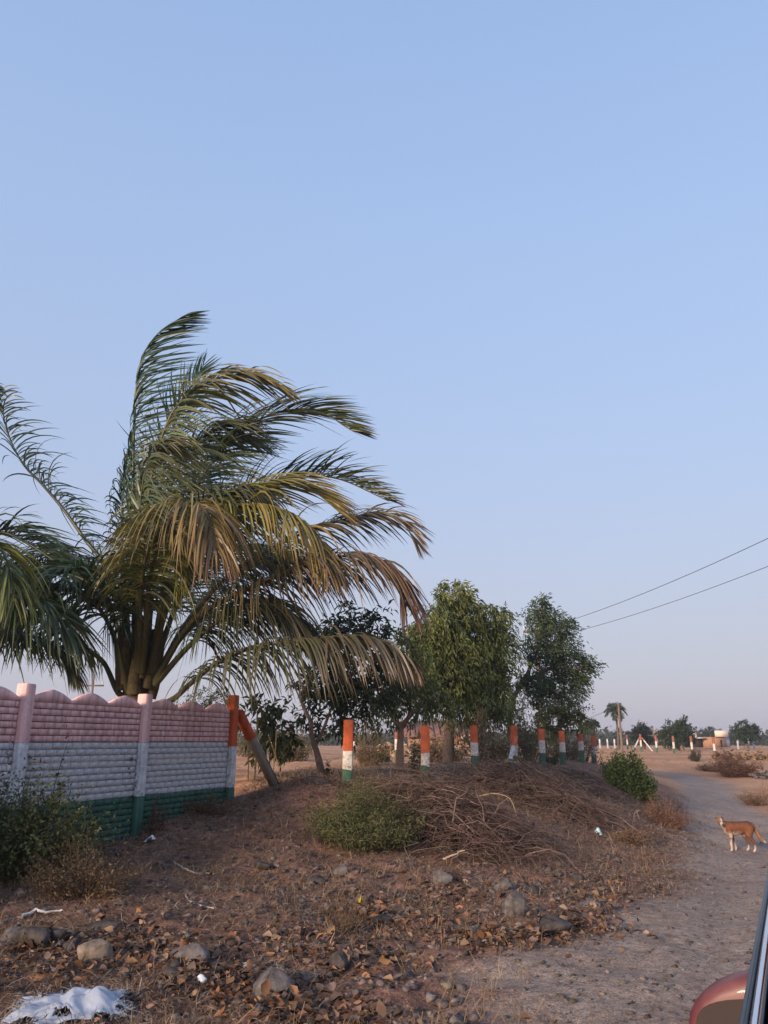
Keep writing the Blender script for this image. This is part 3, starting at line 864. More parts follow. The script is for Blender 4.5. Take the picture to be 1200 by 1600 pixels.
pf([(196, 1090, B0), (183, 1080, B0), (165, 1040, B0), (147, 1022, B0), (110, 998, B0), (67, 973, B0), (20, 975, B0), (-30, 1005, B0)], droop=2.2, wind=.1, col=(.035, .05, .022), tipcol=(.06, .06, .03), length=.85, nl=70, petiole=.3)
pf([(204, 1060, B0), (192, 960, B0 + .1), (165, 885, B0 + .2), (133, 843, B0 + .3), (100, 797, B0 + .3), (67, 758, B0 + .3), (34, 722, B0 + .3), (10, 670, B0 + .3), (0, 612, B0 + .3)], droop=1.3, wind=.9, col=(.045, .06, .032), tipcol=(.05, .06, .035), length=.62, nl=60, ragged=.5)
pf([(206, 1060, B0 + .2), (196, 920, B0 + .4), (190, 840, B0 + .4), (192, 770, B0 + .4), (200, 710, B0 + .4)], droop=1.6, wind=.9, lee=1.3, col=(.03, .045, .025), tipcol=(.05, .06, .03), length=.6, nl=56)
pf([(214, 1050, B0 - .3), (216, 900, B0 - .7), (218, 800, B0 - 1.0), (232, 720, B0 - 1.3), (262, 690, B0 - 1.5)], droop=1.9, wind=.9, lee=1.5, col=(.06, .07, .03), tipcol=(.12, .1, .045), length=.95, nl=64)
# trunk stub with leaf bases
mb = MB()
tp = [Vector((0, 0, -.1)), Vector((.02, 0, .5)), P(214, 1085, B0) - PB, P(218, 1050, B0) - PB, P(222, 1010, B0) - PB, P(224, 965, B0) - PB]
mb.tube(spline(tp, 16), [.30, .28, .27, .26, .25, .25, .24, .22, .2, .19, .17, .15, .13, .1, .08, .05], 12, (.085, .055, .035))
mb.build('trunk', M_BARK, palm, True)
mb = MB()
for i in range(14):
    th = i * 2.4
    a = Vector((math.cos(th) * .2, math.sin(th) * .2, P(214, 1090, B0).z - PB.z + .03 * i))
    e = a + Vector((math.cos(th) * .12, math.sin(th) * .12, .55 + .02 * i))
    mb.tube(spline([a, a.lerp(e, .5) + Vector((math.cos(th), math.sin(th), 0)) * .02, e], 5), [.12, .11, .09, .07, .045], 6, (.085, .065, .035))
mb.build('leaf_bases', M_BARK, palm, True)

LB = P(-115, 1078, 11.6); LB = Vector((LB.x, LB.y, hz(LB.x, LB.y)))
palm2 = thing('coconut_palm', 'dark coconut palm at the left edge, only its fronds in view', 'palm', loc=LB)
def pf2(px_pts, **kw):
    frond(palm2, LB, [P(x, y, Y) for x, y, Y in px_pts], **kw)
Y2 = 11.6
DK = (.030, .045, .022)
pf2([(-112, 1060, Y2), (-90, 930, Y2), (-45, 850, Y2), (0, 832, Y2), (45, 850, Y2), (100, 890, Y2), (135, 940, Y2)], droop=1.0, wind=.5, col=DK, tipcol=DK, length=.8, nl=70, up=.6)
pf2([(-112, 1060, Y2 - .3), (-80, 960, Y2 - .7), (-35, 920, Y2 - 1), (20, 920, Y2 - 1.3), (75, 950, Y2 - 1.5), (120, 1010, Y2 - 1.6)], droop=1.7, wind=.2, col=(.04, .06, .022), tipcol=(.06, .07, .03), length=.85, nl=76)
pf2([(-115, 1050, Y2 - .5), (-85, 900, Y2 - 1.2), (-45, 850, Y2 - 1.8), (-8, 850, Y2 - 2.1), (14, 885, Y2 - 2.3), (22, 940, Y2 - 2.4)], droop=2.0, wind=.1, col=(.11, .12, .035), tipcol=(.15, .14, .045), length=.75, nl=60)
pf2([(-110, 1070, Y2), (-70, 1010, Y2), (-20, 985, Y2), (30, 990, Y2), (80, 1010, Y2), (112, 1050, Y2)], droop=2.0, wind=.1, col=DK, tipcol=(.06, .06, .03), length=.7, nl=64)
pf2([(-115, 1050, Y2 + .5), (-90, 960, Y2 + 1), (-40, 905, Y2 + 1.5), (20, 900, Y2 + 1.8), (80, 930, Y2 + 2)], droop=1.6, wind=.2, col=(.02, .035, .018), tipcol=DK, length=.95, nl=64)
pf2([(-120, 1050, Y2), (-130, 850, Y2), (-120, 720, Y2 - .2), (-90, 640, Y2 - .3), (-45, 600, Y2 - .4), (-12, 604, Y2 - .4)], droop=1.2, wind=.8, col=G1, tipcol=G2, length=.6, nl=60)
pf2([(-125, 1050, Y2), (-180, 900, Y2 - .3), (-260, 840, Y2 - .5), (-340, 880, Y2 - .6)], droop=1.6, wind=.4, col=G1, tipcol=G1, length=.9)
pf2([(-120, 1050, Y2 - .4), (-150, 900, Y2 - 1.2), (-180, 830, Y2 - 2), (-200, 860, Y2 - 2.6)], droop=1.6, wind=.4, col=G1, tipcol=G1, length=.9)
mb = MB()
mb.tube([Vector((0, 0, -.1)), Vector((0, 0, .8)), Vector((0, 0, 1.5)), Vector((0, 0, 2.2))], [.3, .27, .24, .12], 12, (.085, .055, .035))
mb.build('trunk', M_BARK, palm2, True)

# ------------------------------------------------------------------ garden trees
tree('forked_tree', 'small forked tree with big dark leaves below the lowest palm frond', 16.5,
     [(505, 1212), (496, 1180), (487, 1150), (486, 1128)], .075,
     px_clumps([(545, 985, 36), (592, 982, 26), (520, 1000, 30), (560, 1035, 40), (515, 1065, 38), (590, 1075, 34), (482, 1105, 28), (540, 1105, 36), (500, 1010, 22), (470, 1075, 20), (600, 1025, 22)], 16.5),
     .17, .062, (.065, .085, .036), 30, forks=[[(492, 1165, 0), (505, 1140, .1), (520, 1100, .2)], [(487, 1130, 0), (475, 1105, 0), (468, 1085, .1)]],
     sprig=.36, nleaf=20, droop=.15, dark=(.035, .055, .026))
tree('garden_tree', 'low spreading tree on a single brown trunk, yellow-green leaves', 19.5,
     [(624, 1207), (625, 1170), (626, 1140), (624, 1128)], .105,
     px_clumps([(622, 1035, 28), (600, 1068, 34), (640, 1070, 38), (573, 1098, 28), (662, 1092, 32), (618, 1088, 32), (685, 1098, 22), (640, 1010, 22), (582, 1118, 16)], 19.5),
     .15, .045, (.18, .19, .055), 26, bark=(.30, .18, .12), forks=[[(625, 1138, 0), (608, 1112, 0), (598, 1085, .1)], [(626, 1135, 0), (650, 1108, -.2), (668, 1085, 0)], [(626, 1140, 0), (640, 1115, .3), (640, 1080, .4)]],
     sprig=.36, nleaf=24, droop=.5, dark=(.08, .1, .032))
tree('big_tree', 'tallest leafy tree with dense drooping crown in the fenced plot', 23.5,
     [(700, 1185), (702, 1140), (706, 1080), (712, 1020)], .16,
     px_clumps([(706, 930, 24), (684, 955, 30), (730, 958, 30), (673, 998, 34), (713, 1000, 42), (755, 985, 34), (774, 962, 18), (778, 1010, 22), (742, 1040, 44), (690, 1050, 36), (768, 1058, 30), (750, 1085, 34), (718, 1085, 28), (772, 1095, 26), (660, 1028, 26), (652, 990, 20), (650, 1062, 24)], 23.5, .7),
     .19, .045, (.165, .185, .055), 40, forks=[[(704, 1100, 0), (690, 1050, .2), (680, 1000, .3)], [(706, 1080, 0), (740, 1040, .1), (770, 1000, .2)]],
     sprig=.48, nleaf=30, droop=.85, dark=(.095, .125, .042), wind=.15)
tree('neem_tree', 'airy dark green tree leaning right behind the big drooping tree', 27,
     [(800, 1195), (798, 1150), (797, 1110), (808, 1080), (826, 1062)], .12,
     px_clumps([(835, 958, 17), (860, 968, 18), (830, 980, 12), (850, 998, 24), (874, 1006, 18), (828, 1020, 12), (885, 1042, 24), (906, 1045, 15), (899, 1028, 12), (850, 1048, 26), (826, 1078, 22), (862, 1082, 18), (895, 1065, 14), (845, 945, 10), (875, 985, 14)], 27, .6),
     .15, .042, (.08, .118, .052), 42, bark=(.2, .13, .09), forks=[[(808, 1080, 0), (830, 1040, .1), (850, 990, .1)], [(826, 1062, 0), (860, 1045, 0), (890, 1045, 0)]],
     sprig=.5, nleaf=34, droop=.35, wind=.35, dark=(.042, .07, .035))
tree('olive_tree', 'brownish olive round tree at the right end of the plot', 31,
     [(872, 1190), (873, 1150), (874, 1120)], .1,
     px_clumps([(868, 1098, 22), (893, 1108, 20), (850, 1112, 18), (906, 1128, 12), (880, 1085, 12)], 31, .5),
     .11, .05, (.13, .11, .05), 26, sprig=.4, nleaf=26, droop=.5, dark=(.05, .05, .025))
tree('pale_shrub_tree', 'pale yellow-green large-leaved shrub in front of the olive tree', 28.8,
     [(876, 1185), (876, 1160), (877, 1135)], .05,
     px_clumps([(850, 1126, 10), (872, 1120, 12), (892, 1120, 11), (905, 1132, 9), (860, 1138, 9)], 28.8, .3),
     .3, .09, (.17, .18, .055), 20, sprig=.3, nleaf=12, droop=.3)
tree('young_tree', 'thin leafy sapling beside the orange corner post', 15,
     [(415, 1208), (414, 1170), (410, 1130), (408, 1105)], .028,
     px_clumps([(408, 1100, 17), (392, 1128, 14), (430, 1138, 18), (446, 1160, 10), (415, 1158, 9), (425, 1108, 12)], 15, .2),
     .2, .075, (.085, .105, .035), 40, forks=[[(420, 1205, .1), (424, 1160, .2), (432, 1130, .1)]], sprig=.25, nleaf=11, droop=.6)
tree('hedge_tree', 'pale feathery tree far behind, showing above the wall coping', 42,
     [(315, 1165), (315, 1130), (315, 1110)], .12,
     px_clumps([(308, 1096, 18), (343, 1098, 16), (284, 1104, 12), (325, 1112, 20), (358, 1108, 12)], 42, .6),
     .22, .07, (.075, .085, .04), 12, sprig=.6, nleaf=22, droop=.2)

# dry twiggy scrub between the posts
def scrub(name, label, px, py, Y, wpx, hpx, n_st, n_lf, col, stemcol, leaf=.05, lw=.022, ground=None, lean=0.0, cat='shrub', group=None, spread=1.0, depth=None, curve=.25, stem_r=.006, mat=None):
    b = ground if ground is not None else P(px, py, Y)
    b = Vector((b.x, b.y, hz(b.x, b.y)))
    t = thing(name, label, cat, group, loc=b)
    Y = b.y
    rx = wpx * Y / 1290 / 2; h = hpx * Y / 1330
    ry = depth if depth else rx
    st = MB(); lf = MB()
    for i in range(n_st):
        a0 = rng.uniform(0, 2 * math.pi); r_ = math.sqrt(rng.uniform(0, 1))
        ex, ey = math.cos(a0) * r_ * rx, math.sin(a0) * r_ * ry
        lob = .3 + 1.35 * float(vnoise(a0 * 1.1 + b.x * 7, r_ * 1.6 + b.y * 3, 5))
        ex *= .75 + .5 * lob; ey *= .75 + .5 * lob
        hh = h * (1 - .55 * r_ ** 2) * rng.uniform(.5, 1.2) * lob
        s0 = Vector((ex * .35, ey * .35, 0)); s0.z = hz(b.x + s0.x, b.y + s0.y) - b.z - .03
        zoff = hz(b.x + ex, b.y + ey) - b.z
        e = Vector((ex * spread + lean * hh, ey * spread, zoff + hh))
        m_ = s0.lerp(e, .5) + Vector((rng.normal() * curve * rx * .4, rng.normal() * curve * ry * .4, h * .12))
        pts = spline([s0, m_, e], 7)
        st.tube(pts, list(np.linspace(stem_r, stem_r * .3, 7)), 3, np.array(stemcol) * rng.uniform(.7, 1.3), cap=False)
        A = np.array([list(p) for p in pts])
        k = n_lf
        if k:
            s = rng.uniform(.15, 1, k) * 6; i0 = np.minimum(s.astype(int), 5); f_ = (s - i0)[:, None]
            p = A[i0] * (1 - f_) + A[i0 + 1] * f_ + rng.normal(size=(k, 3)) * np.array([rx, ry, h]) * .085
            dd = rdir(k) + np.array([.1 + lean, 0, .15])
            leaves(lf, p, dd, leaf, lw, jitter(np.asarray(col) * rng.uniform(.7, 1.3), k, .35, .1))
    st.build('stems', M_BARK if stem_r > .004 else M_DRY, t, kind='stuff')
    if n_lf: lf.build('foliage', mat or M_LEAF, t, kind='stuff')
    return t
scrub('dry_scrub', 'dry twiggy scrub between the big tree post and strutted post', 768, 1192, 23, 70, 78, 70, 34, (.30, .215, .11), (.24, .17, .115), .10, .05, stem_r=.010)
scrub('dry_scrub', 'olive scrub thicket just right of the strutted post', 826, 1192, 25.5, 58, 82, 70, 40, (.20, .175, .07), (.20, .155, .09), .10, .05, stem_r=.010)
scrub('dry_scrub', 'dark low scrub behind the last tricolour posts', 885, 1190, 31, 84, 48, 70, 36, (.22, .175, .09), (.2, .15, .1), .11, .055, stem_r=.010)
scrub('dry_scrub', 'bare tan scrub behind the nearest post and forked tree', 578, 1190, 24, 60, 60, 110, 30, (.2, .145, .07), (.22, .15, .1), .06, .03)
scrub('dry_scrub', 'tan scrub row behind the flaked post, before the hut', 690, 1190, 29, 90, 34, 130, 34, (.19, .13, .075), (.22, .15, .1), .10, .05, stem_r=.010)
scrub('dry_scrub', 'brown scrub beyond the corner sapling, left of the forked tree', 455, 1190, 30, 80, 50, 130, 40, (.14, .115, .055), (.19, .13, .09), .07, .035)
scrub('dry_scrub', 'far brownish scrub between the corner post and sapling', 395, 1185, 36, 60, 40, 100, 40, (.12, .105, .05), (.17, .12, .085), .08, .04)
scrub('garden_bush', 'small dark green bush far behind the single-trunk tree', 600, 1186, 27, 26, 22, 40, 40, (.05, .065, .03), (.1, .08, .05), .06, .03)
scrub('garden_bush', 'small leafy bush at the foot of the flaked post', 648, 1205, 16.6, 22, 60, 18, 26, (.05, .065, .028), (.12, .09, .06), .07, .03)
scrub('garden_sprout', 'leafy sprout at the foot of the forked tree', 512, 1208, 16.4, 16, 30, 8, 16, (.06, .085, .03), (.12, .09, .05), .08, .025)
scrub('garden_bush', 'low green bush below the bright tricolour post', 858, 1186, 24.6, 34, 22, 46, 36, (.06, .07, .03), (.12, .09, .06), .05, .022)
# bare stake-like sapling
mb = MB()
for (a, b_, r_) in [((398, 1208), (402, 1118), .016), ((425, 1200), (432, 1140), .012), ((388, 1212), (386, 1150), .012), ((442, 1190), (420, 1150), .01)]:
    A_ = P(a[0], a[1], 14.4); B_ = P(b_[0], b_[1], 14.4); A_.z = hz(A_.x, A_.y) - .05
    mb.tube(spline([A_, A_.lerp(B_, .5) + Vector((.02, 0, 0)), B_], 5), r_, 5, (.26, .19, .10))
mb.build('cane_stakes', M_BARK, None, True, label='thin tan cane stakes standing beside the orange corner post', cat='stakes', kind='stuff')

# ------------------------------------------------------------------ huts and far things
M_TILE = noisy('roof_tile', [(.3, (.12, .06, .05)), (.7, (.22, .12, .095))], 3, .9, .4, 20)
M_BRICKW = noisy('rough_brick', [(.3, (.24, .12, .075)), (.7, (.40, .24, .15))], 5, .9, .8, 9, .05)
M_DARK = noisy('dark_opening', [(.3, (.02, .018, .015)), (.7, (.03, .026, .022))], 5, .9, 0)
M_PLAS = noisy('pale_plaster', [(.3, (.55, .46, .40)), (.7, (.68, .58, .50))], 2, .85, .2, 20)
M_TIN = noisy('tin_sheet', [(.3, (.32, .33, .36)), (.7, (.45, .46, .5))], 2, .5, .2, 12, metallic=.4)
def hut(name, label, Y, px0, px1, eave, ridge, base, depth=4.0, win=(), roofm=None, wallm=None):
    a = P(px0, base, Y); c = P(px1, base, Y)
    x0, x1 = a.x, c.x
    zb = hz((x0 + x1) / 2, Y) - .2; ze = P(px0, eave, Y).z; zr = P(px0, ridge, Y + depth / 2).z
    t = thing(name, label, 'building', loc=((x0 + x1) / 2, Y, zb + .2))
    o0 = Vector(t.location)
    hw = (x1 - x0) / 2
    mb = MB(); mb.box((-hw, 0, -.2), (hw, depth, ze - o0.z)); mb.build('wall', wallm or M_BRICKW, t)
    mb = MB()
    th = .08; ov = .35
    for s in (0, 1):
        y0 = -ov if s == 0 else depth + ov
        mb.add([(-hw - ov, y0, ze - o0.z - .08), (hw + ov, y0, ze - o0.z - .08), (hw + ov, depth / 2, zr - o0.z), (-hw - ov, depth / 2, zr - o0.z),
                (-hw - ov, y0, ze - o0.z - .08 + th), (hw + ov, y0, ze - o0.z - .08 + th), (hw + ov, depth / 2, zr - o0.z + th), (-hw - ov, depth / 2, zr - o0.z + th)],
               [(0, 1, 2, 3), (7, 6, 5, 4), (0, 4, 5, 1), (1, 5, 6, 2), (2, 6, 7, 3), (3, 7, 4, 0)])
    # tile rows as raised ribs
    for k in range(int(2 * hw / .35)):
        x = -hw + k * .35
        mb.tube([(x, -ov, ze - o0.z + .01), (x, depth / 2, zr - o0.z + .1)], .06, 5)
    mb.build('roof', roofm or M_TILE, t)
    for (u0, u1, v0, v1) in win:
        e = MB(); e.box((-hw + 2 * hw * u0, -.03, (ze - o0.z) * v0), (-hw + 2 * hw * u1, .05, (ze - o0.z) * v1))
        e.build('door' if v0 < .05 else 'window', M_DARK, t)
    return t
hut('tiled_hut', 'low hut with reddish tiled roof behind the tree trunks', 44, 668, 742, 1152, 1128, 1172, 5, win=((.1, .22, .0, .8),))
hut('tiled_hut', 'farther reddish tiled hut glimpsed left of the big trunk', 52, 640, 678, 1150, 1130, 1170, 5)
def stone_wall(name, label, Y, px0, px1, hgt, n):
    a = P(px0, 1160, Y); c = P(px1, 1160, Y)
    t = thing(name, label, 'wall', loc=((a.x + c.x) / 2, Y, hz((a.x + c.x) / 2, Y)))
    mb = MB(); hw = (c.x - a.x) / 2
    for i in range(n):
        s = rng.uniform(.12, .24)
        q = Vector((rng.uniform(-hw, hw), rng.uniform(-.2, .2), rng.uniform(0, hgt)))
        rock_into(mb, q, (s, s * .8, s * .6), jitter((.30, .20, .13), 1, .3)[0], 6)
    mb.build('stones', M_STONE, t, kind='stuff')
ICO = None
def ico():
    global ICO
    if ICO is None:
        import bmesh
        out = []
        for sub in (1, 2, 3):
            bm = bmesh.new(); bmesh.ops.create_icosphere(bm, subdivisions=sub, radius=1)
            out.append((np.array([v.co[:] for v in bm.verts]), np.array([[v.index for v in f.verts] for f in bm.faces])))
            bm.free()
        ICO = out
    return ICO
def rock_shape(sub, seed):
    """angular stone: hull of a few scattered points, edges knocked off a little"""
    import bmesh
    r = np.random.default_rng(seed)
    p = r.normal(size=((9, 13, 20)[sub], 3)); p /= np.linalg.norm(p, axis=1, keepdims=True)
    p *= r.uniform(.72, 1.08, (len(p), 1))
    bm = bmesh.new()
    for q in p: bm.verts.new(q)
    h_ = bmesh.ops.convex_hull(bm, input=bm.verts)
    bmesh.ops.delete(bm, geom=[v for v in bm.verts if not v.link_faces], context='VERTS')
    if sub:
        bmesh.ops.bevel(bm, geom=bm.edges[:], offset=.07, segments=1, affect='EDGES', profile=.5)
        bmesh.ops.subdivide_edges(bm, edges=[e for e in bm.edges if e.calc_length() > .35], cuts=1, use_grid_fill=True)
    bmesh.ops.triangulate(bm, faces=bm.faces[:])
    bm.verts.index_update()
    V2 = np.array([v.co[:] for v in bm.verts]); F_ = np.array([[v.index for v in f.verts] for f in bm.faces])
    bm.free()
    V2 = V2 + r.normal(size=V2.shape) * (.02 if sub else 0)
    return V2, F_
def rock_into(mb, c, s, col, seed, sub=0):
    V2, F_ = rock_shape(sub, int(rng.integers(1e6)))
    a = rng.uniform(0, 6.28)
    R = np.array([[math.cos(a), -math.sin(a), 0], [math.sin(a), math.cos(a), 0], [0, 0, 1]])
    mb.add((V2 * np.array(s)) @ R.T + np.array(c), F_, col)
stone_wall('stone_wall', 'low tumbled stone wall far behind the single-trunk tree', 36, 588, 652, .5, 90)
stone_wall('stone_wall', 'pale stacked stone wall in front of the tiled hut', 40, 690, 742, .9, 140)

# far brick shed
Yb = 98
t = thing('brick_shed', 'low brick shed with pale flat parapet on the horizon', 'building', loc=(P(1120, 1165, Yb).x, Yb, hz(P(1120, 1165, Yb).x, Yb)))
o0 = Vector(t.location)
def bx(px, py): q = P(px, py, Yb) - o0; return q.x, q.z
def pxbox(nm, px0, px1, py0, py1, y0, y1, mat_):
    xa, z1 = bx(px0, py0); xb, z0 = bx(px1, py1)
    mb = MB(); mb.box((xa, y0, z0), (xb, y1, z1)); return mb.build(nm, mat_, t)
pxbox('wall', 1101, 1134, 1151.5, 1168, 0, 6, M_BRICKW)
pxbox('end_wall', 1134.2, 1147, 1153, 1168, 1, 6, M_TIN)
pxbox('parapet', 1116, 1137, 1141.5, 1151.3, -.3, .1, M_PLAS)
pxbox('lean_to', 1088, 1100.8, 1154, 1168, .5, 4, M_DARK)
pxbox('lean_to_roof', 1087, 1101, 1152.5, 1154, -.5, 4.2, M_TIN)
pxbox('doorway', 1125, 1129, 1156, 1168, -.05, .2, M_DARK)
xa, za = bx(1094, 1150)
mb = MB(); mb.tube([(xa, 2, za - .9), (xa, 2, za - .1)], .35, 12); mb.tube([(xa, 2, za - .1), (xa, 2, za + .5)], [.36, .34], 14); mb.build('water_tank', M_PLAS, t, True)

def far_tree(name, label, Y, trunk, clumps, col, leaf=.30, per=20, dark=None, r0=.25):
    return tree(name, label, Y, trunk, r0, px_clumps(clumps, Y, 1.5), leaf, leaf * .4, col, per, sprig=.55, nleaf=24, droop=.3, dark=dark)
far_tree('field_tree', 'dark round tree beyond the field, left of the bare tree', 92, [(1005, 1163), (1005, 1155), (1005, 1148)], [(1004, 1142, 9), (996, 1146, 7), (1013, 1146, 7), (1005, 1150, 9), (990, 1150, 5)], (.04, .055, .03), dark=(.025, .04, .022))
far_tree('field_tree', 'broad bushy green tree at the centre of the field fence', 78, [(1058, 1165), (1058, 1155), (1058, 1145)], [(1058, 1136, 9), (1045, 1142, 10), (1068, 1134, 9), (1072, 1144, 9), (1040, 1150, 8), (1055, 1150, 12), (1072, 1152, 8)], (.05, .07, .03), dark=(.028, .045, .022))
far_tree('field_tree', 'lone dark green tree at the right of the brick shed', 90, [(1165, 1163), (1165, 1155), (1165, 1148)], [(1163, 1136, 8), (1153, 1141, 7), (1175, 1142, 8), (1165, 1146, 10), (1155, 1149, 6), (1178, 1149, 5)], (.032, .052, .028), dark=(.022, .038, .022))
far_tree('field_tree', 'small dark tree half hidden behind the brick shed roof', 125, [(1110, 1160), (1110, 1150), (1110, 1148)], [(1108, 1144, 6), (1100, 1148, 5), (1120, 1148, 6)], (.04, .055, .035))
# bare tree
Y = 88; b0 = P(1026, 1160, Y); b0.z = hz(b0.x, Y)
t = thing('bare_tree', 'leafless pale tree between the two dark field trees', 'tree', loc=b0)
mb = MB()
def grow(p, d, L_, r_, dep):
    e = p + d * L_
    mb.tube([p, p.lerp(e, .5) + Vector(rng.normal(size=3) * L_ * .05), e], [r_, r_ * .8, r_ * .6], 5, (.24, .18, .15), cap=False)
    if dep:
        for i in range(3):
            nd = (d + Vector(rng.normal(size=3) * .5) + Vector((0, 0, .1))).normalized()
            grow(p.lerp(e, rng.uniform(.6, 1)), nd, L_ * .72, r_ * .6, dep - 1)
grow(Vector((0, 0, -.1)), Vector((0, 0, 1)), 1.1, .12, 4)
mb.build('trunk', M_BARK, t, True)
# far palms
def small_palm(label, px, py_c, py_b, Y, rpx, r0, n=13):
    c = P(px, py_c, Y); b_ = Vector((c.x, Y, hz(c.x, Y)))
    t = thing('far_palm', label, 'palm', loc=b_)
    mb = MB(); mb.tube(spline([Vector((0, 0, -.1)), Vector((.1, 0, (c.z - b_.z) * .5)), c - b_], 8), r0, 7, (.12, .09, .07)); mb.build('trunk', M_BARK, t, True)
    R_ = rpx * Y / 1290
    for i in range(n):
        a = i * 2.4; el = rng.uniform(-.7, 1.2)
        d = Vector((math.cos(a) * math.cos(el), math.sin(a) * math.cos(el), math.sin(el)))
        frond(t, b_, [c, c + d * R_ * .55 + Vector((0, 0, .12 * R_)), c + d * R_ - Vector((0, 0, .25 * R_))], droop=1.2, wind=.3, col=(.04, .05, .03), tipcol=(.07, .06, .04), length=R_ * .4, nl=20, r0=.05, width=.07, petiole=.2)
small_palm('small coconut palm behind the wooden pole at the field edge', 961, 1111, 1160, 84, 17, .10, n=17)
small_palm('short dark palm beside the last tricolour post', 924, 1136, 1160, 62, 15, .2)

# poles and wires
M_POLE = noisy('weathered_pole', [(.3, (.12, .085, .07)), (.7, (.2, .145, .12))], 4, .85, .4, 30)
M_WIRE = noisy('cable', [(.3, (.05, .05, .055)), (.7, (.08, .08, .085))], 2, .5, 0)
def pole(label, px, ty, Y, r_, arm=None, foot=None):
    tp = P(px, ty, Y); b_ = Vector((tp.x, Y, hz(tp.x, Y)))
    t = thing('utility_pole', label, 'pole', loc=b_)
    mb = MB(); mb.tube([(0, 0, -.3), (0, 0, (tp.z - b_.z) * .5), tp - b_], [r_, r_ * .9, r_ * .75], 8); mb.build('mast', M_POLE, t, True)
    if arm:
        h = tp.z - b_.z - arm[1]
        mb = MB(); mb.box((-arm[0], -.06, h - .06), (arm[0], .06, h + .06)); mb.build('crossarm', M_POLE, t)
        for s in (-.9, 0, .9):
            z0 = h + .06 if s else tp.z - b_.z
            e = MB(); e.tube([(s * arm[0], 0, z0), (s * arm[0], 0, z0 + .1), (s * arm[0], 0, z0 + .14), (s * arm[0], 0, z0 + .26)], [.03, .03, .07, .05], 8); e.build('insulator', M_PLAS, t, True)
    return tp
pA = pole('plain wooden pole standing in front of the far palm', 966, 1099, 50, .085)
pB = pole('distant pole with crossarm and insulators beside the palm trunk', 147, 1053, 62, .11, (.85, .9))
Yh = 46
hp = P(838, 985, Yh)
pH = pole('power pole hidden inside the neem crown, carrying the two cables', 838, 978, Yh, .12, (.8, .35))
Yr = 21.5
r1 = P(1330, 778, Yr)
pR = pole('power pole beyond the right edge, carrying the two cables', 1330, 772, Yr, .13, (.8, .4))
def cable(label, a, b, sag, r_=.014):
    mb = MB()
    mb.tube([a.lerp(b, i / 24) - Vector((0, 0, sag * 4 * (i / 24) * (1 - i / 24))) for i in range(25)], r_, 5)
    mb.build('power_cable', M_WIRE, None, label=label, cat='cable', group='power cables')
cable('upper power cable sloping down from the right edge to the neem', P(1330, 778, Yr), P(838, 985, Yh), .35, .013)
cable('lower power cable under the other, sloping to the neem', P(1330, 832, Yr), P(838, 1000, Yh), .35, .011)
cable('faint thin cable from the wooden pole to the trees', pA - Vector((0, 0, .1)), P(838, 1140, Yh), .25, .012)

# far woods along the horizon: reads as one mass
mb = MB()
n = 2600
xs = rng.uniform(-170, 190, n); ys = rng.uniform(150, 330, n)
hh = 1.5 + 3.5 * np.clip(fbm(xs * .03, ys * .01, 77, 3) + .35, 0, 1) * rng.uniform(.6, 1.2, n)
for k in range(n):
    m_ = 26
    p = np.array([xs[k], ys[k], .5]) + rng.normal(size=(m_, 3)) * np.array([1.7, 1.0, .0]) + np.stack([np.zeros(m_), np.zeros(m_), np.abs(rng.normal(size=m_)) * hh[k] * .42], 1)
    leaves(mb, p, rdir(m_) + np.array([0, 0, .3]), 1.1, .8, jitter((.05, .058, .035), m_, .35))
mb.build('distant_woods', M_LEAF, None, label='low hazy band of distant trees along the horizon', cat='trees', kind='stuff')

# ------------------------------------------------------------------ brush heaps of cut branches
def brush_heap(name, label, cpts, n, L_, hgt, w_, col, direction, seed, rmax=.009):
    """cpts: ground pixel points of the heap's axis; twigs arc over it"""
    r = np.random.default_rng(seed)
    g_ = [hit(*c) for c in cpts]
    sp = spline(g_, 30)
    base = sp[15].copy()
    t = thing(name, label, 'brush heap', loc=base)
    mb = MB()
    dvec = Vector(direction).normalized()
    for i in range(n):
        s = r.uniform(0, 1)
        c = sp[min(int(s * 29), 28)]
        env = math.sin(math.pi * min(max(s * .9 + .05, 0), 1)) ** .5
        o = Vector((r.normal() * w_ * .5, r.normal() * w_ * .5, 0))
        q = c + o
        lift = hgt * env * math.exp(-(o.length / w_) ** 2) * r.uniform(.05, 1.0)
        d = (dvec + Vector((r.normal() * .65, r.normal() * .65, r.normal() * .14))).normalized()
        if r.random() < .4: d = Vector((r.normal(), r.normal(), r.normal() * .25)).normalized()
        l = L_ * r.uniform(.35, 1.25)
        pts = []
        bend = Vector((r.normal() * .12, r.normal() * .12, -.22 * abs(r.normal()))) * l
        wig = Vector(r.normal(size=3)) * l * .06
        for k in range(7):
            u = k / 6 - .5
            p = q + d * l * u + bend * (u * u * 4 - .3) + wig * math.sin(k * 2.1)
            gz = hz_fast(p.x, p.y)
            p.z = max(gz + .012, gz + lift + (d.z * l * u) + bend.z * (u * u * 4 - .3) + r.normal() * .01)
            pts.append(p - base)
        rr = rmax * r.uniform(.3, 1.0) ** 1.5
        mb.tube(pts, [rr, rr * .95, rr * .85, rr * .75, rr * .62, rr * .5, rr * .3], 4, np.array(col) * r.uniform(.35, 1.2) * (1 + .8 * (r.random() < .18)) * (1 + r.normal(size=3) * .06), cap=False)
        if r.random() < .7:
            for _ in range(2):
                k = r.integers(2, 6)
                e = pts[k] + (d * .6 + Vector(r.normal(size=3)) * .5).normalized() * l * r.uniform(.15, .35)
                mb.tube([pts[k], pts[k].lerp(e, .5) + Vector(r.normal(size=3)) * .015, e], [rr * .5, rr * .4, rr * .2], 3, np.array(col) * r.uniform(.5, 1.4), cap=False)
    mb.build('twigs', M_DRY, t, kind='stuff')
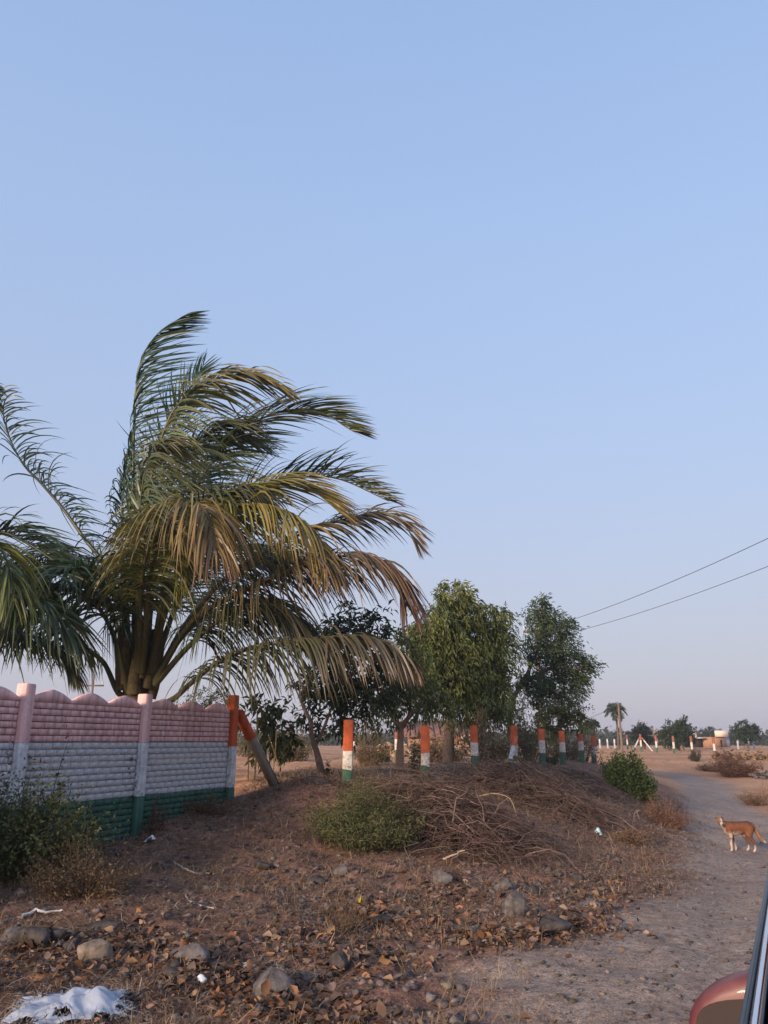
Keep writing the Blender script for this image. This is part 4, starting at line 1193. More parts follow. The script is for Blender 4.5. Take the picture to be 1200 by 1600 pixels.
# cached height for many single lookups
_hx = np.arange(-8, 16, .08); _hy = np.arange(2, 40, .08)
_HG = H(*np.meshgrid(_hx, _hy))
def hz_fast(x, y):
    i = (x + 8) / .08; j = (y - 2) / .08
    if i < 0 or j < 0 or i >= len(_hx) - 1 or j >= len(_hy) - 1: return hz(x, y)
    i0, j0 = int(i), int(j); a, b = i - i0, j - j0
    return float((_HG[j0, i0] * (1 - a) + _HG[j0, i0 + 1] * a) * (1 - b) + (_HG[j0 + 1, i0] * (1 - a) + _HG[j0 + 1, i0 + 1] * a) * b)
def HF(x, y):
    i = np.clip((x + 8) / .08, 0, len(_hx) - 1.001); j = np.clip((y - 2) / .08, 0, len(_hy) - 1.001)
    i0 = i.astype(int); j0 = j.astype(int); a = i - i0; b = j - j0
    return (_HG[j0, i0] * (1 - a) + _HG[j0, i0 + 1] * a) * (1 - b) + (_HG[j0 + 1, i0] * (1 - a) + _HG[j0 + 1, i0 + 1] * a) * b
TW = (.115, .077, .066)
brush_heap('brush_heap', 'nearer heap of cut dry branches beside the feathery bush', [(640, 1268), (690, 1300), (745, 1328), (805, 1338)], 1250, .95, .75, .72, TW, (.8, -.45, 0), 1)
brush_heap('brush_heap', 'higher heap of arching dry branches under the strutted post', [(772, 1228), (815, 1245), (860, 1260), (910, 1280)], 1250, 1.2, .62, .85, (.125, .085, .072), (.75, -.5, 0), 2, .0095)
brush_heap('brush_heap', 'thin strewn dry branches along the bank crest before the posts', [(560, 1232), (620, 1238), (690, 1245), (760, 1250)], 420, .6, .13, .4, (.12, .085, .07), (.95, -.1, 0), 3, .009)
brush_heap('brush_heap', 'grey dry branches trailing down the bank to the green bush', [(880, 1215), (920, 1225), (950, 1245), (985, 1262)], 380, 1.0, .2, .8, (.12, .09, .08), (.7, -.5, 0), 4, .009)

# ------------------------------------------------------------------ bushes and weeds in front
scrub('feathery_bush', 'feathery green bush on the bank beside the brush heap', 562, 1345, 10.4, 165, 88, 300, 70, (.11, .115, .045), (.14, .11, .07), .045, .011, ground=hit(568, 1322), depth=.75, stem_r=.004, curve=.5)
scrub('roadside_bush', 'dense bright green bush on the bank slope by the track', 982, 1245, 24, 74, 60, 150, 100, (.08, .115, .03), (.12, .09, .055), .09, .034, ground=hit(985, 1247))
scrub('dry_weed_clump', 'reddish dry weed clump between green bush and the track', 1040, 1290, 20, 70, 42, 220, 22, (.16, .085, .06), (.19, .115, .085), .03, .012, ground=hit(1040, 1290), stem_r=.005, mat=M_DRY)
scrub('dry_weed_clump', 'brown dry weed clump on the slope left of the track', 985, 1310, 17, 60, 24, 120, 14, (.15, .095, .06), (.17, .11, .08), .03, .012, ground=hit(985, 1315), stem_r=.005, mat=M_DRY)
scrub('wall_shrub', 'leafy green shrub growing against the wall at left edge', 40, 1370, 8, 200, 150, 150, 46, (.10, .115, .042), (.11, .09, .055), .05, .024, ground=hit(38, 1376), depth=.4, stem_r=.004, curve=.4)
scrub('wall_shrub', 'brownish dry weeds under the green wall shrub', 130, 1395, 7.5, 150, 66, 150, 34, (.13, .085, .05), (.17, .11, .07), .03, .012, ground=hit(135, 1400), depth=.35, stem_r=.0035)
scrub('tall_weed', 'tall spindly weed with dark round leaves against the white wall band', 168, 1300, 9.6, 80, 170, 22, 40, (.04, .036, .022), (.06, .05, .035), .06, .045, ground=hit(170, 1308), depth=.12, stem_r=.006, curve=.2)
scrub('tall_weed', 'thin bare weed with few dark leaves by the leftmost wall post', 60, 1330, 8.2, 150, 250, 12, 20, (.04, .032, .022), (.075, .055, .04), .055, .04, ground=hit(40, 1345), depth=.12, stem_r=.006, curve=.3)
scrub('dry_weed_clump', 'small rusty dry weed at the foot of the wall post', 232, 1300, 10, 40, 45, 40, 14, (.13, .07, .045), (.15, .085, .055), .03, .014, ground=hit(240, 1300), stem_r=.004, depth=.2, mat=M_DRY)
scrub('dry_weed_clump', 'wispy dry weed tuft on the slope below the yellow wrapper', 545, 1470, 6.5, 70, 70, 60, 10, (.12, .08, .05), (.13, .09, .065), .02, .008, ground=hit(540, 1462), stem_r=.0022, mat=M_DRY)
scrub('dry_weed_clump', 'rusty dry weeds along the foot of the corner wall bay', 325, 1260, 11.5, 90, 30, 80, 12, (.13, .075, .045), (.15, .09, .06), .03, .012, ground=hit(325, 1272), stem_r=.004, depth=.25, mat=M_DRY)
# a leaning straw-coloured stem in front of the wall shrub
def stick(name, label, pts_px, r_, col, lift=.0, cat='stick'):
    g_ = []
    for q in pts_px:
        if len(q) == 2: v = hit(*q) + Vector((0, 0, r_ * .9 + lift))
        else: v = P(*q)
        g_.append(v)
    b = g_[0].copy()
    mb = MB(); sp = spline([p - b for p in g_], 12)
    for k in range(1, 11): sp[k] += Vector(rng.normal(size=3)) * r_ * .5
    mb.tube(sp, list(np.linspace(r_, r_ * .55, 12)), 6, col)
    mb.build(name, M_DRY, None, True, label=label, cat=cat, loc=b)
yb = hit(112, 1362).y
stick('stick', 'pale leaning dry stalk in front of the wall shrub', [(108, 1365, yb), (120, 1335, yb + .02), (135, 1305, yb + .05), (143, 1285, yb + .08)], .009, (.24, .18, .09))
stick('stick', 'white peeled stick lying left, below the wall shrub', [(33, 1438), (52, 1432), (75, 1430), (97, 1428)], .014, (.55, .52, .5))
stick('stick', 'curved bleached branch lying on the bare slope', [(272, 1350), (288, 1361), (308, 1366), (334, 1369)], .013, (.42, .36, .31))
stick('stick', 'forked bleached twig below the curved branch', [(292, 1396), (291, 1404), (305, 1415), (334, 1424)], .009, (.4, .34, .3))
stick('stick', 'straight pale stick poking out of the brush heap', [(692, 1342, hit(692, 1350).y - .25), (708, 1336, hit(692, 1350).y - .25), (726, 1329, hit(692, 1350).y - .2)], .014, (.33, .25, .2))
stick('stick', 'long arched cane looping out of the brush heap', [(735, 1248, 13.2), (768, 1240, 13.1), (795, 1246, 12.9), (806, 1270, 12.7), (814, 1300, 12.5)], .012, (.27, .2, .13))

# ------------------------------------------------------------------ rocks
ROCKS = [  # px, py(base), width px, height px, colour, label
    (12, 1475, 34, 26, 0, 'grey rock cut by the left edge below the wall shrub'),
    (44, 1488, 52, 28, 1, 'dark rounded rock second from the left edge'),
    (82, 1474, 34, 20, 1, 'dark small rock behind the pale boulder, left'),
    (110, 1490, 32, 26, 1, 'dark rock touching the pale boulder on its left'),
    (140, 1506, 48, 38, 2, 'pale tan boulder with hollow, above the torn sack'),
    (29, 1403, 30, 14, 2, 'pale brown flat stone at the foot of the wall shrub'),
    (158, 1456, 44, 14, 1, 'dark flat slab above the pale boulder'),
    (290, 1506, 58, 32, 0, 'grey flat-topped slab in the leaf litter, centre left'),
    (264, 1532, 30, 20, 1, 'dark stone just below the grey flat-topped slab'),
    (425, 1566, 58, 44, 0, 'big grey lumpy rock at the bottom among curled leaves'),
    (528, 1520, 32, 28, 1, 'dark pointed stone right of the lumpy bottom rock'),
    (488, 1382, 34, 16, 1, 'blackish flat rock below the feathery bush'),
    (531, 1373, 24, 22, 0, 'grey upright stone under the feathery bush edge'),
    (411, 1362, 30, 18, 1, 'dark half-buried rock on the bare slope'),
    (807, 1432, 42, 40, 0, 'largest grey boulder at the foot of the brush heap'),
    (785, 1392, 30, 24, 0, 'grey oblong stone leaning above the largest boulder'),
    (692, 1384, 28, 28, 0, 'grey blocky rock under the straight pale stick'),
    (838, 1402, 34, 22, 1, 'dark rock right of the largest boulder'),
    (868, 1466, 46, 26, 1, 'dark slab by the curled orange leaves near the track'),
    (598, 1444, 40, 14, 1, 'dark flat slab right of the yellow wrapper'),
    (492, 1226, 42, 14, 1, 'dark rock on the bank crest left of the nearest post'),
    (680, 1224, 28, 18, 0, 'grey rock on the crest just right of the flaked post'),
    (649, 1226, 16, 12, 2, 'pale stone on the crest just left of the flaked post'),
    (757, 1220, 22, 14, 0, 'grey rock on the crest before the post under the big tree'),
    (1000, 1273, 12, 9, 2, 'pale small stone among weeds below the roadside bush'),
    (745, 1462, 24, 14, 0, 'grey stone among orange leaves below the brush heap'),
    (925, 1418, 30, 12, 0, 'flat grey stone on the slope toward the track'),
    (905, 1378, 22, 14, 1, 'dark stone on the slope right of the brush heap'),
    (372, 1578, 26, 18, 1, 'dark stone left of the lumpy bottom rock'),
    (640, 1490, 26, 12, 1, 'low dark stone in the bare earth, bottom centre'),
]
RC = [(.115, .098, .092), (.058, .048, .046), (.19, .145, .115)]
for i, (px, py, wp, hp_, ci, lab) in enumerate(ROCKS):
    g_ = hit(px, py)
    s = wp * g_.y / 1290 / 2 * 1.25; h_ = hp_ * g_.y / 1330 * .72
    V2, F2 = rock_shape(1 if wp < 40 else 2, 100 + i)
    a = rng.uniform(0, 6.28)
    R = np.array([[math.cos(a), -math.sin(a), 0], [math.sin(a), math.cos(a), 0], [0, 0, 1]])
    mb = MB(); mb.add((V2 @ R.T) * np.array([s * 1.08, s * .9, h_]), F2, RC[ci])
    mb.build('rock', M_STONE, None, False, label=lab, cat='rock', group='loose rocks on the bank', loc=(g_.x, g_.y + s * .5, hz(g_.x, g_.y + s * .5) + h_ * .3))

# ------------------------------------------------------------------ loose ground cover (uncountable)
def area_pts(n, x0, x1, y0, y1):
    """points biased to the foreground, visible wedge only"""
    u = rng.uniform(0, 1, n)
    y = (y0 * .72) * (y1 / (y0 * .72)) ** u
    x = rng.uniform(-.95, .72, n) * y + rng.uniform(-.4, .4, n)
    k = (x > x0) & (x < x1)
    return x[k], y[k]
def wall_side(x, y):
    return x > np.interp(y, [p.y for p in WP], [p.x for p in WP]) + .1
def off_road(x, y, sharp=.6):
    return rng.uniform(0, 1, len(x)) > road_mask(x, y) * (1 - .0) * sharp + 0
def litter_density(x, y):
    """more litter along the foot of the bank and by the wall than on the trodden earth"""
    rd = road_dist(x, y)
    d = .35 + .9 * np.clip(fbm(x * .8, y * .8, 55, 3) + .35, 0, 1)
    bare = 1 - sstep(-.5, .5, rd + .9 * fbm(x * 1.3, y * 1.3, 41, 3) - (1.15 + 1.7 * (1 - sstep(5, 9, y))))
    d *= .08 + .92 * (1 - bare) ** 1.5
    return d
# straw
x, y = area_pts(380000, -5.6, 9, 4.1, 24)
k = (rng.uniform(0, 1, len(x)) < litter_density(x, y)) & wall_side(x, y); x, y = x[k], y[k]
n = len(x)
z = HF(x, y)
L_ = rng.uniform(.03, .14, n) * np.clip(y / 9, .8, 1.6); wd = rng.uniform(.002, .0045, n) * np.clip(y / 7, .9, 2.2)
d = rdir(n); d[:, 2] = np.abs(d[:, 2]) * .25
SV = np.array([(-.5, 0, 0), (.5, 0, 0), (.5, .5, .12), (-.5, .5, .12), (.3, 1, 0), (-.3, 1, 0)]); SF = np.array([(0, 1, 2, 3), (3, 2, 4, 5)])
R = frames(d, rng.uniform(-.5, .5, n)) * np.stack([wd, L_, L_], 1)[:, None, :]
pal = np.array([(.26, .17, .105), (.17, .105, .075), (.34, .26, .19), (.10, .07, .055), (.21, .12, .08)])
mb = MB(); mb.inst(SV, SF, R, np.stack([x, y, z + .006], 1), pal[rng.integers(0, 5, n)] * rng.uniform(.6, 1.15, (n, 1)))
mb.build('straw_litter', M_DRY, None, label='scattered dry straw and stalks covering the bank', cat='straw', kind='stuff')
# dead leaves, heaped in drifts
drift = [(330, 1530, 60, 18), (420, 1570, 60, 14), (640, 1450, 70, 14), (760, 1470, 45, 10), (830, 1470, 60, 9), (930, 1455, 40, 8), (570, 1430, 40, 10), (460, 1470, 50, 14), (300, 1500, 60, 18), (520, 1590, 60, 14), (560, 1500, 80, 18), (200, 1480, 60, 20), (80, 1500, 60, 16), (700, 1400, 60, 16), (900, 1420, 60, 18), (950, 1390, 50, 18)]
PX = []; 
for (cx, cy, sx, sy) in drift:
    m_ = int(260 * sx / 50)
    for _ in range(m_):
        PX.append((cx + rng.normal() * sx * .8, min(cy + rng.normal() * sy * 1.1, 1608)))
def hit_many(pp):
    out = []
    for px, py in pp:
        r = ray(px, py)
        tY = np.arange(3.8, 16, .05)
        X = r.x / r.y * tY; Z = CAMZ + r.z / r.y * tY
        hh_ = HF(X, tY)
        k = np.argmax(hh_ > Z)
        out.append((X[k], tY[k], hh_[k]))
    return np.array(out)
q1 = hit_many(PX)
x, y = area_pts(21000, -5.6, 9, 4.1, 18)
k = (rng.uniform(0, 1, len(x)) < litter_density(x, y)) & wall_side(x, y); x, y = x[k], y[k]
q2 = np.stack([x, y, HF(x, y)], 1)
Q = np.concatenate([q1, q2]); n = len(Q)
LV = np.array([(0, 0, 0), (-.32, .25, .1), (-.42, .55, .22), (0, .5, .0), (.32, .25, .1), (.42, .55, .2), (-.2, .85, .12), (.2, .85, .1), (0, 1.05, .02)])
LF = np.array([(0, 3, 1), (1, 3, 2), (0, 4, 3), (3, 4, 5), (2, 3, 6), (3, 5, 7), (3, 8, 6), (3, 7, 8)])
s = (.014 + .06 * rng.uniform(0, 1, n) ** 2.2) * np.where(np.arange(n) < len(q1), 1.25, .8)
d = rdir(n); d[:, 2] *= .3
R = frames(d, rng.normal(size=n) * .55) * np.stack([s * rng.uniform(.5, .95, n), s, s * rng.uniform(-.4, 1.9, n)], 1)[:, None, :]
pal = np.array([(.25, .125, .068), (.18, .095, .06), (.30, .185, .11), (.13, .075, .056), (.24, .165, .125), (.10, .065, .054), (.15, .1, .08), (.2, .12, .09)])
mb = MB(); mb.inst(LV, LF, R, Q + np.array([0, 0, .006]) + np.stack([np.zeros(n), np.zeros(n), rng.uniform(0, .03, n)], 1), pal[rng.integers(0, 8, n)] * rng.uniform(.45, 1.1, (n, 1)))
mb.build('dead_leaves', M_DRY, None, True, label='curled orange and brown dead leaves drifted over the ground', cat='leaves', kind='stuff')
# pebbles and clods
x, y = area_pts(32000, -5.6, 10, 4.1, 22)
k = wall_side(x, y) & (rng.uniform(0, 1, len(x)) > .55 * road_mask(x, y)); x, y = x[k], y[k]
n = len(x)
s = .006 + .05 * rng.uniform(0, 1, n) ** 5; s *= np.where(road_mask(x, y) > .4, .6, 1)
V0, F0 = rock_shape(0, 5)
a = rng.uniform(0, 6.28, n)
R = frames(np.stack([np.cos(a), np.sin(a), np.zeros(n)], 1)) * np.stack([s, s * rng.uniform(.6, 1.3, n), s * .7], 1)[:, None, :]
mb = MB(); mb.inst(V0, F0, R, np.stack([x, y, HF(x, y) + s * .3], 1), jitter((.12, .095, .085), n, .6, .08))
mb.build('pebbles', M_STONE, None, label='pebbles and clods strewn over the earth', cat='pebbles', kind='stuff')
# half-buried dark rubble on the broken bank and in the bottom left corner
mb = MB()
zones = [(620, 1400, 230, 32, 130), (470, 1370, 90, 25, 40), (860, 1400, 90, 40, 60), (150, 1500, 140, 30, 46), (400, 1550, 150, 30, 46), (960, 1330, 60, 30, 36)]
pp = [(cx + rng.normal() * sx * .6, min(max(cy + rng.normal() * sy * .7, 1290), 1606)) for cx, cy, sx, sy, m_ in zones for _ in range(m_)]
for q in hit_many(pp):
    sz = rng.uniform(.02, .05) * (1 + rng.uniform(0, 1) ** 4) * (q[1] / 8) ** .5
    rock_into(mb, (q[0], q[1], q[2] + sz * .15), (sz, sz * rng.uniform(.6, 1), sz * rng.uniform(.5, .8)), jitter((.085, .07, .065), 1, .5, .06)[0], 0)
mb.build('rubble_stones', M_STONE, None, label='small dark half-buried rubble stones strewn over the bank', cat='rubble', kind='stuff')
# low dry grass
x, y = area_pts(23000, -5.6, 12, 5, 34)
dn = np.clip(fbm(x * .6, y * .6, 91, 3) * 2.2 + .3, 0, 1) * sstep(1.1, 2.0, road_dist(x, y))
k = wall_side(x, y) & (rng.uniform(0, 1, len(x)) < dn * .6); x, y = x[k], y[k]
n = len(x)
mb = MB()
for rep in range(3):
    d = rdir(n) * .7 + np.array([.1, 0, 1.0])
    L_ = rng.uniform(.05, .16, n); wd = rng.uniform(.002, .004, n) * np.clip(y / 7, 1, 2.5)
    R = frames(d, rng.uniform(0, 6, n)) * np.stack([wd, L_, L_], 1)[:, None, :]
    mb.inst(SV, SF, R, np.stack([x + rng.normal(size=n) * .02, y + rng.normal(size=n) * .02, HF(x, y)], 1), jitter((.19, .125, .07), n, .4))
mb.build('dry_grass', M_DRY, None, label='sparse short dry grass on the bank and verge', cat='grass', kind='stuff')
# field scrub to the right, far
x = rng.uniform(8, 60, 14000); y = rng.uniform(22, 75, 14000)
dn = np.clip(fbm(x * .25, y * .25, 14, 3) * 2.4 + .05, 0, 1) * sstep(1.6, 3.0, road_dist(x, y))
k = (rng.uniform(0, 1, len(x)) < dn) & (x < y * .6); x, y = x[k], y[k]
n = len(x); mb = MB()
zz = H(x, y)
for rep in range(2):
    d = rdir(n) * .8 + np.array([.1, 0, .8])
    L_ = rng.uniform(.08, .26, n); wd = rng.uniform(.012, .03, n)
    R = frames(d, rng.uniform(0, 6, n)) * np.stack([wd, L_, L_], 1)[:, None, :]
    mb.inst(SV, SF, R, np.stack([x + rng.normal(size=n) * .1, y + rng.normal(size=n) * .1, zz], 1), jitter((.22, .135, .075), n, .4))
mb.build('field_grass', M_DRY, None, label='sparse dry grass over the far reddish field', cat='grass', kind='stuff')
# field bushes
scrub('field_bush', 'large reddish dry bush mound in the field above the dog', 1150, 1218, 38, 62, 30, 260, 34, (.13, .07, .045), (.14, .08, .055), .07, .035, ground=hit(1150, 1214), stem_r=.012, mat=M_DRY)
scrub('field_bush', 'low reddish scrub spreading left of the dry bush mound', 1105, 1205, 42, 44, 12, 90, 20, (.14, .08, .05), (.15, .09, .06), .07, .03, ground=hit(1108, 1206), stem_r=.01, mat=M_DRY)
scrub('field_bush', 'small olive bush standing alone in the pale field', 1085, 1192, 46, 18, 17, 60, 30, (.075, .065, .035), (.12, .09, .06), .09, .04, ground=hit(1086, 1190), stem_r=.01)
scrub('field_bush', 'dry weeds at the right edge beyond the track', 1185, 1255, 26, 60, 30, 120, 12, (.17, .10, .065), (.2, .13, .085), .05, .02, ground=hit(1180, 1258), stem_r=.007, mat=M_DRY)
# rubble bank at the right
def heap(name, label, px0, px1, py, hpx, n, col):
    a, c = hit(px0, py), hit(px1, py)
    b = a.lerp(c, .5)
    t = thing(name, label, 'rubble', loc=b)
    mb = MB()
    for i in range(n):
        u = rng.uniform(0, 1)
        q = a.lerp(c, u); q.y += rng.normal() * .4; q.z = hz(q.x, q.y) + abs(rng.normal()) * hpx * b.y / 1330 * .4
        s = rng.uniform(.1, .26)
        rock_into(mb, q - b, (s, s * .8, s * .7), jitter(col, 1, .35)[0], 0)
    mb.build('stones', M_STONE, t, kind='stuff')
heap('rubble_heap', 'low brown rubble heap in the field below the brick shed', 1115, 1150, 1186, 14, 90, (.15, .085, .06))
heap('rubble_heap', 'long low tan rubble bank at the right of the field', 1150, 1205, 1187, 11, 110, (.2, .13, .075))
heap('rubble_heap', 'dark ash-grey rubble right of the dry bush mound', 1172, 1215, 1214, 10, 70, (.1, .085, .08))

# ------------------------------------------------------------------ dog
def build_dog():
    g_ = hit(1157, 1331)
    t = thing('dog', 'tan dog with white legs standing on the track, looking back', 'dog', loc=g_, rz=math.pi - .1)
    S = 14.6 / 15 * g_.y / 14.6
    chains = [
        [(-.27, 0, .415, .062), (-.2, 0, .42, .085), (-.04, 0, .41, .086), (.1, 0, .395, .10), (.2, 0, .40, .092), (.24, 0, .42, .07)],
        [(.18, 0, .345, .09), (.05, 0, .335, .08), (-.1, 0, .365, .065)],
        [(.2, 0, .42, .075), (.27, .01, .455, .064), (.31, .02, .485, .054)],
        [(.315, .015, .495, .064), (.318, .045, .492, .062), (.325, .09, .468, .041), (.33, .15, .448, .03)],
        [(.18, .06, .36, .058), (.165, .066, .25, .036), (.18, .066, .14, .023), (.172, .066, .04, .019), (.195, .066, .018, .021)],
        [(.13, -.06, .36, .056), (.10, -.066, .25, .035), (.075, -.066, .14, .023), (.045, -.066, .04, .019), (.068, -.066, .018, .021)],
        [(-.2, .055, .38, .082), (-.17, .075, .28, .058), (-.2, .075, .22, .036), (-.265, .075, .135, .022), (-.25, .075, .04, .019), (-.225, .075, .018, .021)],
        [(-.2, -.055, .38, .08), (-.13, -.07, .28, .054), (-.15, -.07, .22, .034), (-.205, -.07, .135, .022), (-.185, -.07, .04, .019), (-.16, -.07, .018, .021)],
        [(-.28, 0, .42, .034), (-.335, 0, .35, .034), (-.375, 0, .26, .036), (-.43, .0, .19, .032), (-.49, .0, .15, .016)],
        [(.295, -.005, .535, .024), (.262, -.012, .552, .017), (.242, .004, .54, .009)],
        [(.345, -.005, .535, .024), (.385, -.008, .55, .018), (.405, .004, .545, .01)],
    ]
    mb = MB()
    for ch in chains:
        sp = []; rr = []
        for (a, b) in zip(ch[:-1], ch[1:]):
            for k in range(4):
                u = k / 4
                sp.append(Vector(a[:3]).lerp(Vector(b[:3]), u)); rr.append(a[3] * (1 - u) + b[3] * u)
        sp.append(Vector(ch[-1][:3])); rr.append(ch[-1][3])
        mb.tube(sp, rr, 14)
        V_, F_ = ico()[1]
        for q in (ch[0], ch[-1]):
            mb.add(V_ * q[3] + np.array(q[:3]), F_)
    tmp = bpy.data.objects.new('dog_tmp', mb.mesh('dog_tmp'))
    COL.objects.link(tmp)
    rm = tmp.modifiers.new('r', 'REMESH'); rm.mode = 'VOXEL'; rm.voxel_size = .009
    sm = tmp.modifiers.new('s', 'SMOOTH'); sm.iterations = 6; sm.factor = .5
    dg = bpy.context.evaluated_depsgraph_get()
    me = bpy.data.meshes.new_from_object(tmp.evaluated_get(dg))
    bpy.data.objects.remove(tmp, do_unlink=True)
    n = len(me.vertices); co = np.empty(n * 3); me.vertices.foreach_get('co', co); co = co.reshape(-1, 3)
    x, y, z = co.T
    tan = np.array((.15, .058, .030)); dk = np.array((.065, .026, .016)); wh = np.array((.44, .35, .30)); pale = np.array((.25, .135, .07))
    c = np.tile(tan, (n, 1))
    def blend(mask, col):
        nonlocal c
        c = c * (1 - mask[:, None]) + col * mask[:, None]
    nz_ = fbm(x * 25, z * 25 + y * 13, 3, 3) * .1
    blend(sstep(.43, .50, z + nz_) * (1 - sstep(.23, .27, x)) * .65, dk)            # dark saddle
    blend((1 - sstep(.27, .34, z + nz_)) * sstep(-.16, -.04, x) * .9 * (z > .23), wh * .85)     # belly
    blend((1 - sstep(.17, .22, z + nz_)) * (x > -.02), wh)                              # fore legs
    blend((1 - sstep(.075, .11, z + nz_)) * (x < 0) * (x > -.38), wh)                                  # hind feet
    blend((1 - sstep(-.33, -.25, x)) * .7 * (z > .12), pale)                         # buttock and tail
    blend(1 - sstep(-.47, -.42, x), wh)
    hd = (z > .40) & (x > .255) & (y > -.03)
    blend(hd * .7, pale)
    blend(hd * sstep(.105, .125, y) , wh)
    blend(hd * sstep(.02, .05, y) * (np.abs(x - .322) < .012), wh * .9)
    blend(((z > .538) & (np.abs(x - .32) > .03)) * .6, dk)
    blend(sstep(.235, .265, x) * (z < .42) * (z > .3) * .7, wh)                       # chest blaze
    at = me.attributes.new('col', 'FLOAT_COLOR', 'POINT')
    at.data.foreach_set('color', np.concatenate([c, np.ones((n, 1))], 1).astype(np.float32).ravel())
    me.polygons.foreach_set('use_smooth', np.ones(len(me.polygons), bool))
    me.materials.clear(); me.materials.append(M_FUR)
    link('body', me, t)
    V_, F_ = ico()[1]
    for nm, p, r_ in (('eye', (.298, .099, .494), .0105), ('eye', (.35, .099, .492), .0105), ('nose', (.332, .177, .452), .017)):
        e = MB(); e.add(V_ * r_ + np.array(p), F_, (.012, .01, .01)); e.build(nm, M_DARK, t, True)
    t.scale = (.95, 1.12, 1.04)
    return t
dog = build_dog()

# ------------------------------------------------------------------ litter objects
def crumple(name, label, g_, w_, d_, h_, col, seed, nx_=30, cat='rubbish', fringe=True, mat=None, rz=0.):
    r = np.random.default_rng(seed)
    u, v = np.meshgrid(np.linspace(-1, 1, nx_), np.linspace(-1, 1, nx_))
    edge = 1 - .3 * np.abs(fbm(np.arctan2(v, u) * 2.2 + 9, np.hypot(u, v) * .5, seed, 3)) * 2
    X = u * w_ / 2 * edge + fbm(u * 2, v * 2, seed + 5, 2) * w_ * .18
    Yv = v * d_ / 2 * edge + fbm(u * 2 + 7, v * 2, seed + 6, 2) * d_ * .18
    rid = 0
    for am, fr_ in ((.5, .7), (.32, 1.3), (.2, 2.6), (.1, 5)):
        th = r.uniform(0, 6.28); phs = r.uniform(0, 1)
        q_ = (u * math.cos(th) + v * math.sin(th)) * fr_ * .5 + phs + .15 * fbm(u * 1.5, v * 1.5, seed + int(fr_ * 7), 2)
        rid = rid + am * np.abs((q_ % 1.0) * 2 - 1)
    Z = h_ * (np.clip(rid, 0, 1) * (1 - .75 * np.clip(np.hypot(u, v), 0, 1) ** 2)) + .01
    c, s_ = math.cos(rz), math.sin(rz)
    Xr, Yr_ = X * c - Yv * s_, X * s_ + Yv * c
    Z = Z + HF((g_.x + Xr).ravel(), (g_.y + Yr_).ravel()).reshape(Z.shape) - g_.z
    idx_ = np.arange(nx_ * nx_).reshape(nx_, nx_)
    F_ = np.stack([idx_[:-1, :-1], idx_[:-1, 1:], idx_[1:, 1:], idx_[1:, :-1]], -1).reshape(-1, 4)
    uu = (u[:-1, :-1].ravel(), v[:-1, :-1].ravel())
    keep = (np.hypot(*uu) + fbm(uu[0] * 3, uu[1] * 3, seed + 9, 4) * 1.7) < .95
    t = thing(name, label, cat, loc=g_)
    mb = MB(); mb.add(np.stack([Xr.ravel(), Yr_.ravel(), Z.ravel()], 1), F_[keep], col)
    sh = mb.build('sheet', mat, t, True)
    sh.modifiers.new('thick', 'SOLIDIFY').thickness = .002
    if fringe:
        fb = MB()
        rim = np.where((np.hypot(u, v) > .72) & (np.hypot(u, v) < 1.15))
        for _ in range(420):
            k = r.integers(len(rim[0])); i, j = rim[0][k], rim[1][k]
            p = Vector((Xr[i, j], Yr_[i, j], Z[i, j]))
            o = Vector((Xr[i, j], Yr_[i, j], 0)).normalized()
            e = p + (o + Vector(r.normal(size=3)) * .6) * r.uniform(.008, .04)
            e.z = max(e.z, hz_fast(g_.x + e.x, g_.y + e.y) - g_.z + .006)
            fb.tube([p, p.lerp(e, .5) + Vector(r.normal(size=3)) * .012, e], .0009, 3, col, cap=False)
        fb.build('frayed_threads', mat, t, kind='stuff')
    return t
def plastic(name, col, transl=.3):
    m = noisy(name, [(.3, tuple(c * .8 for c in col)), (.7, col)], 6, .45, .35, 30, .01, spec=.4)
    return m
M_SACK = plastic('woven_sack', (.40, .43, .50))
crumple('torn_sack', 'torn white woven plastic sack with frayed threads, bottom left corner', hit(112, 1592), .62, .50, .20, (.7, .72, .78), 37, 80, mat=M_SACK, rz=.5)
stick('stick', 'pale stick lying across the torn white sack', [(140, 1554, hit(140, 1575).y - .02), (172, 1572, hit(172, 1590).y - .03), (205, 1588, hit(205, 1596).y), (240, 1600, hit(240, 1602).y)], .014, (.42, .36, .34))
crumple('paper_scrap', 'small crumpled white paper scrap near the wall foot', hit(233, 1319), .15, .12, .1, (.7, .7, .72), 5, 14, fringe=False, mat=plastic('white_paper', (.72, .73, .76)))
crumple('wrapper', 'yellow crumpled wrapper in the dry leaves', hit(562, 1415), .075, .08, .11, (.5, .36, .03), 6, 12, fringe=False, mat=plastic('yellow_wrapper', (.50, .36, .03)))
crumple('wrapper', 'pale blue crumpled wrapper on the slope left of the dog', hit(936, 1306), .13, .13, .12, (.4, .58, .62), 7, 12, fringe=False, mat=plastic('blue_wrapper', (.42, .60, .66)))
crumple('paper_scrap', 'white scrap beside the lumpy rock in curled leaves', hit(315, 1535), .07, .06, .04, (.6, .6, .65), 8, 10, fringe=False, mat=bpy.data.materials['white_paper'])
crumple('paper_scrap', 'greyish flat plastic scrap among the leaves, centre', hit(388, 1513), .09, .06, .03, (.6, .6, .65), 9, 10, fringe=False, mat=M_SACK)

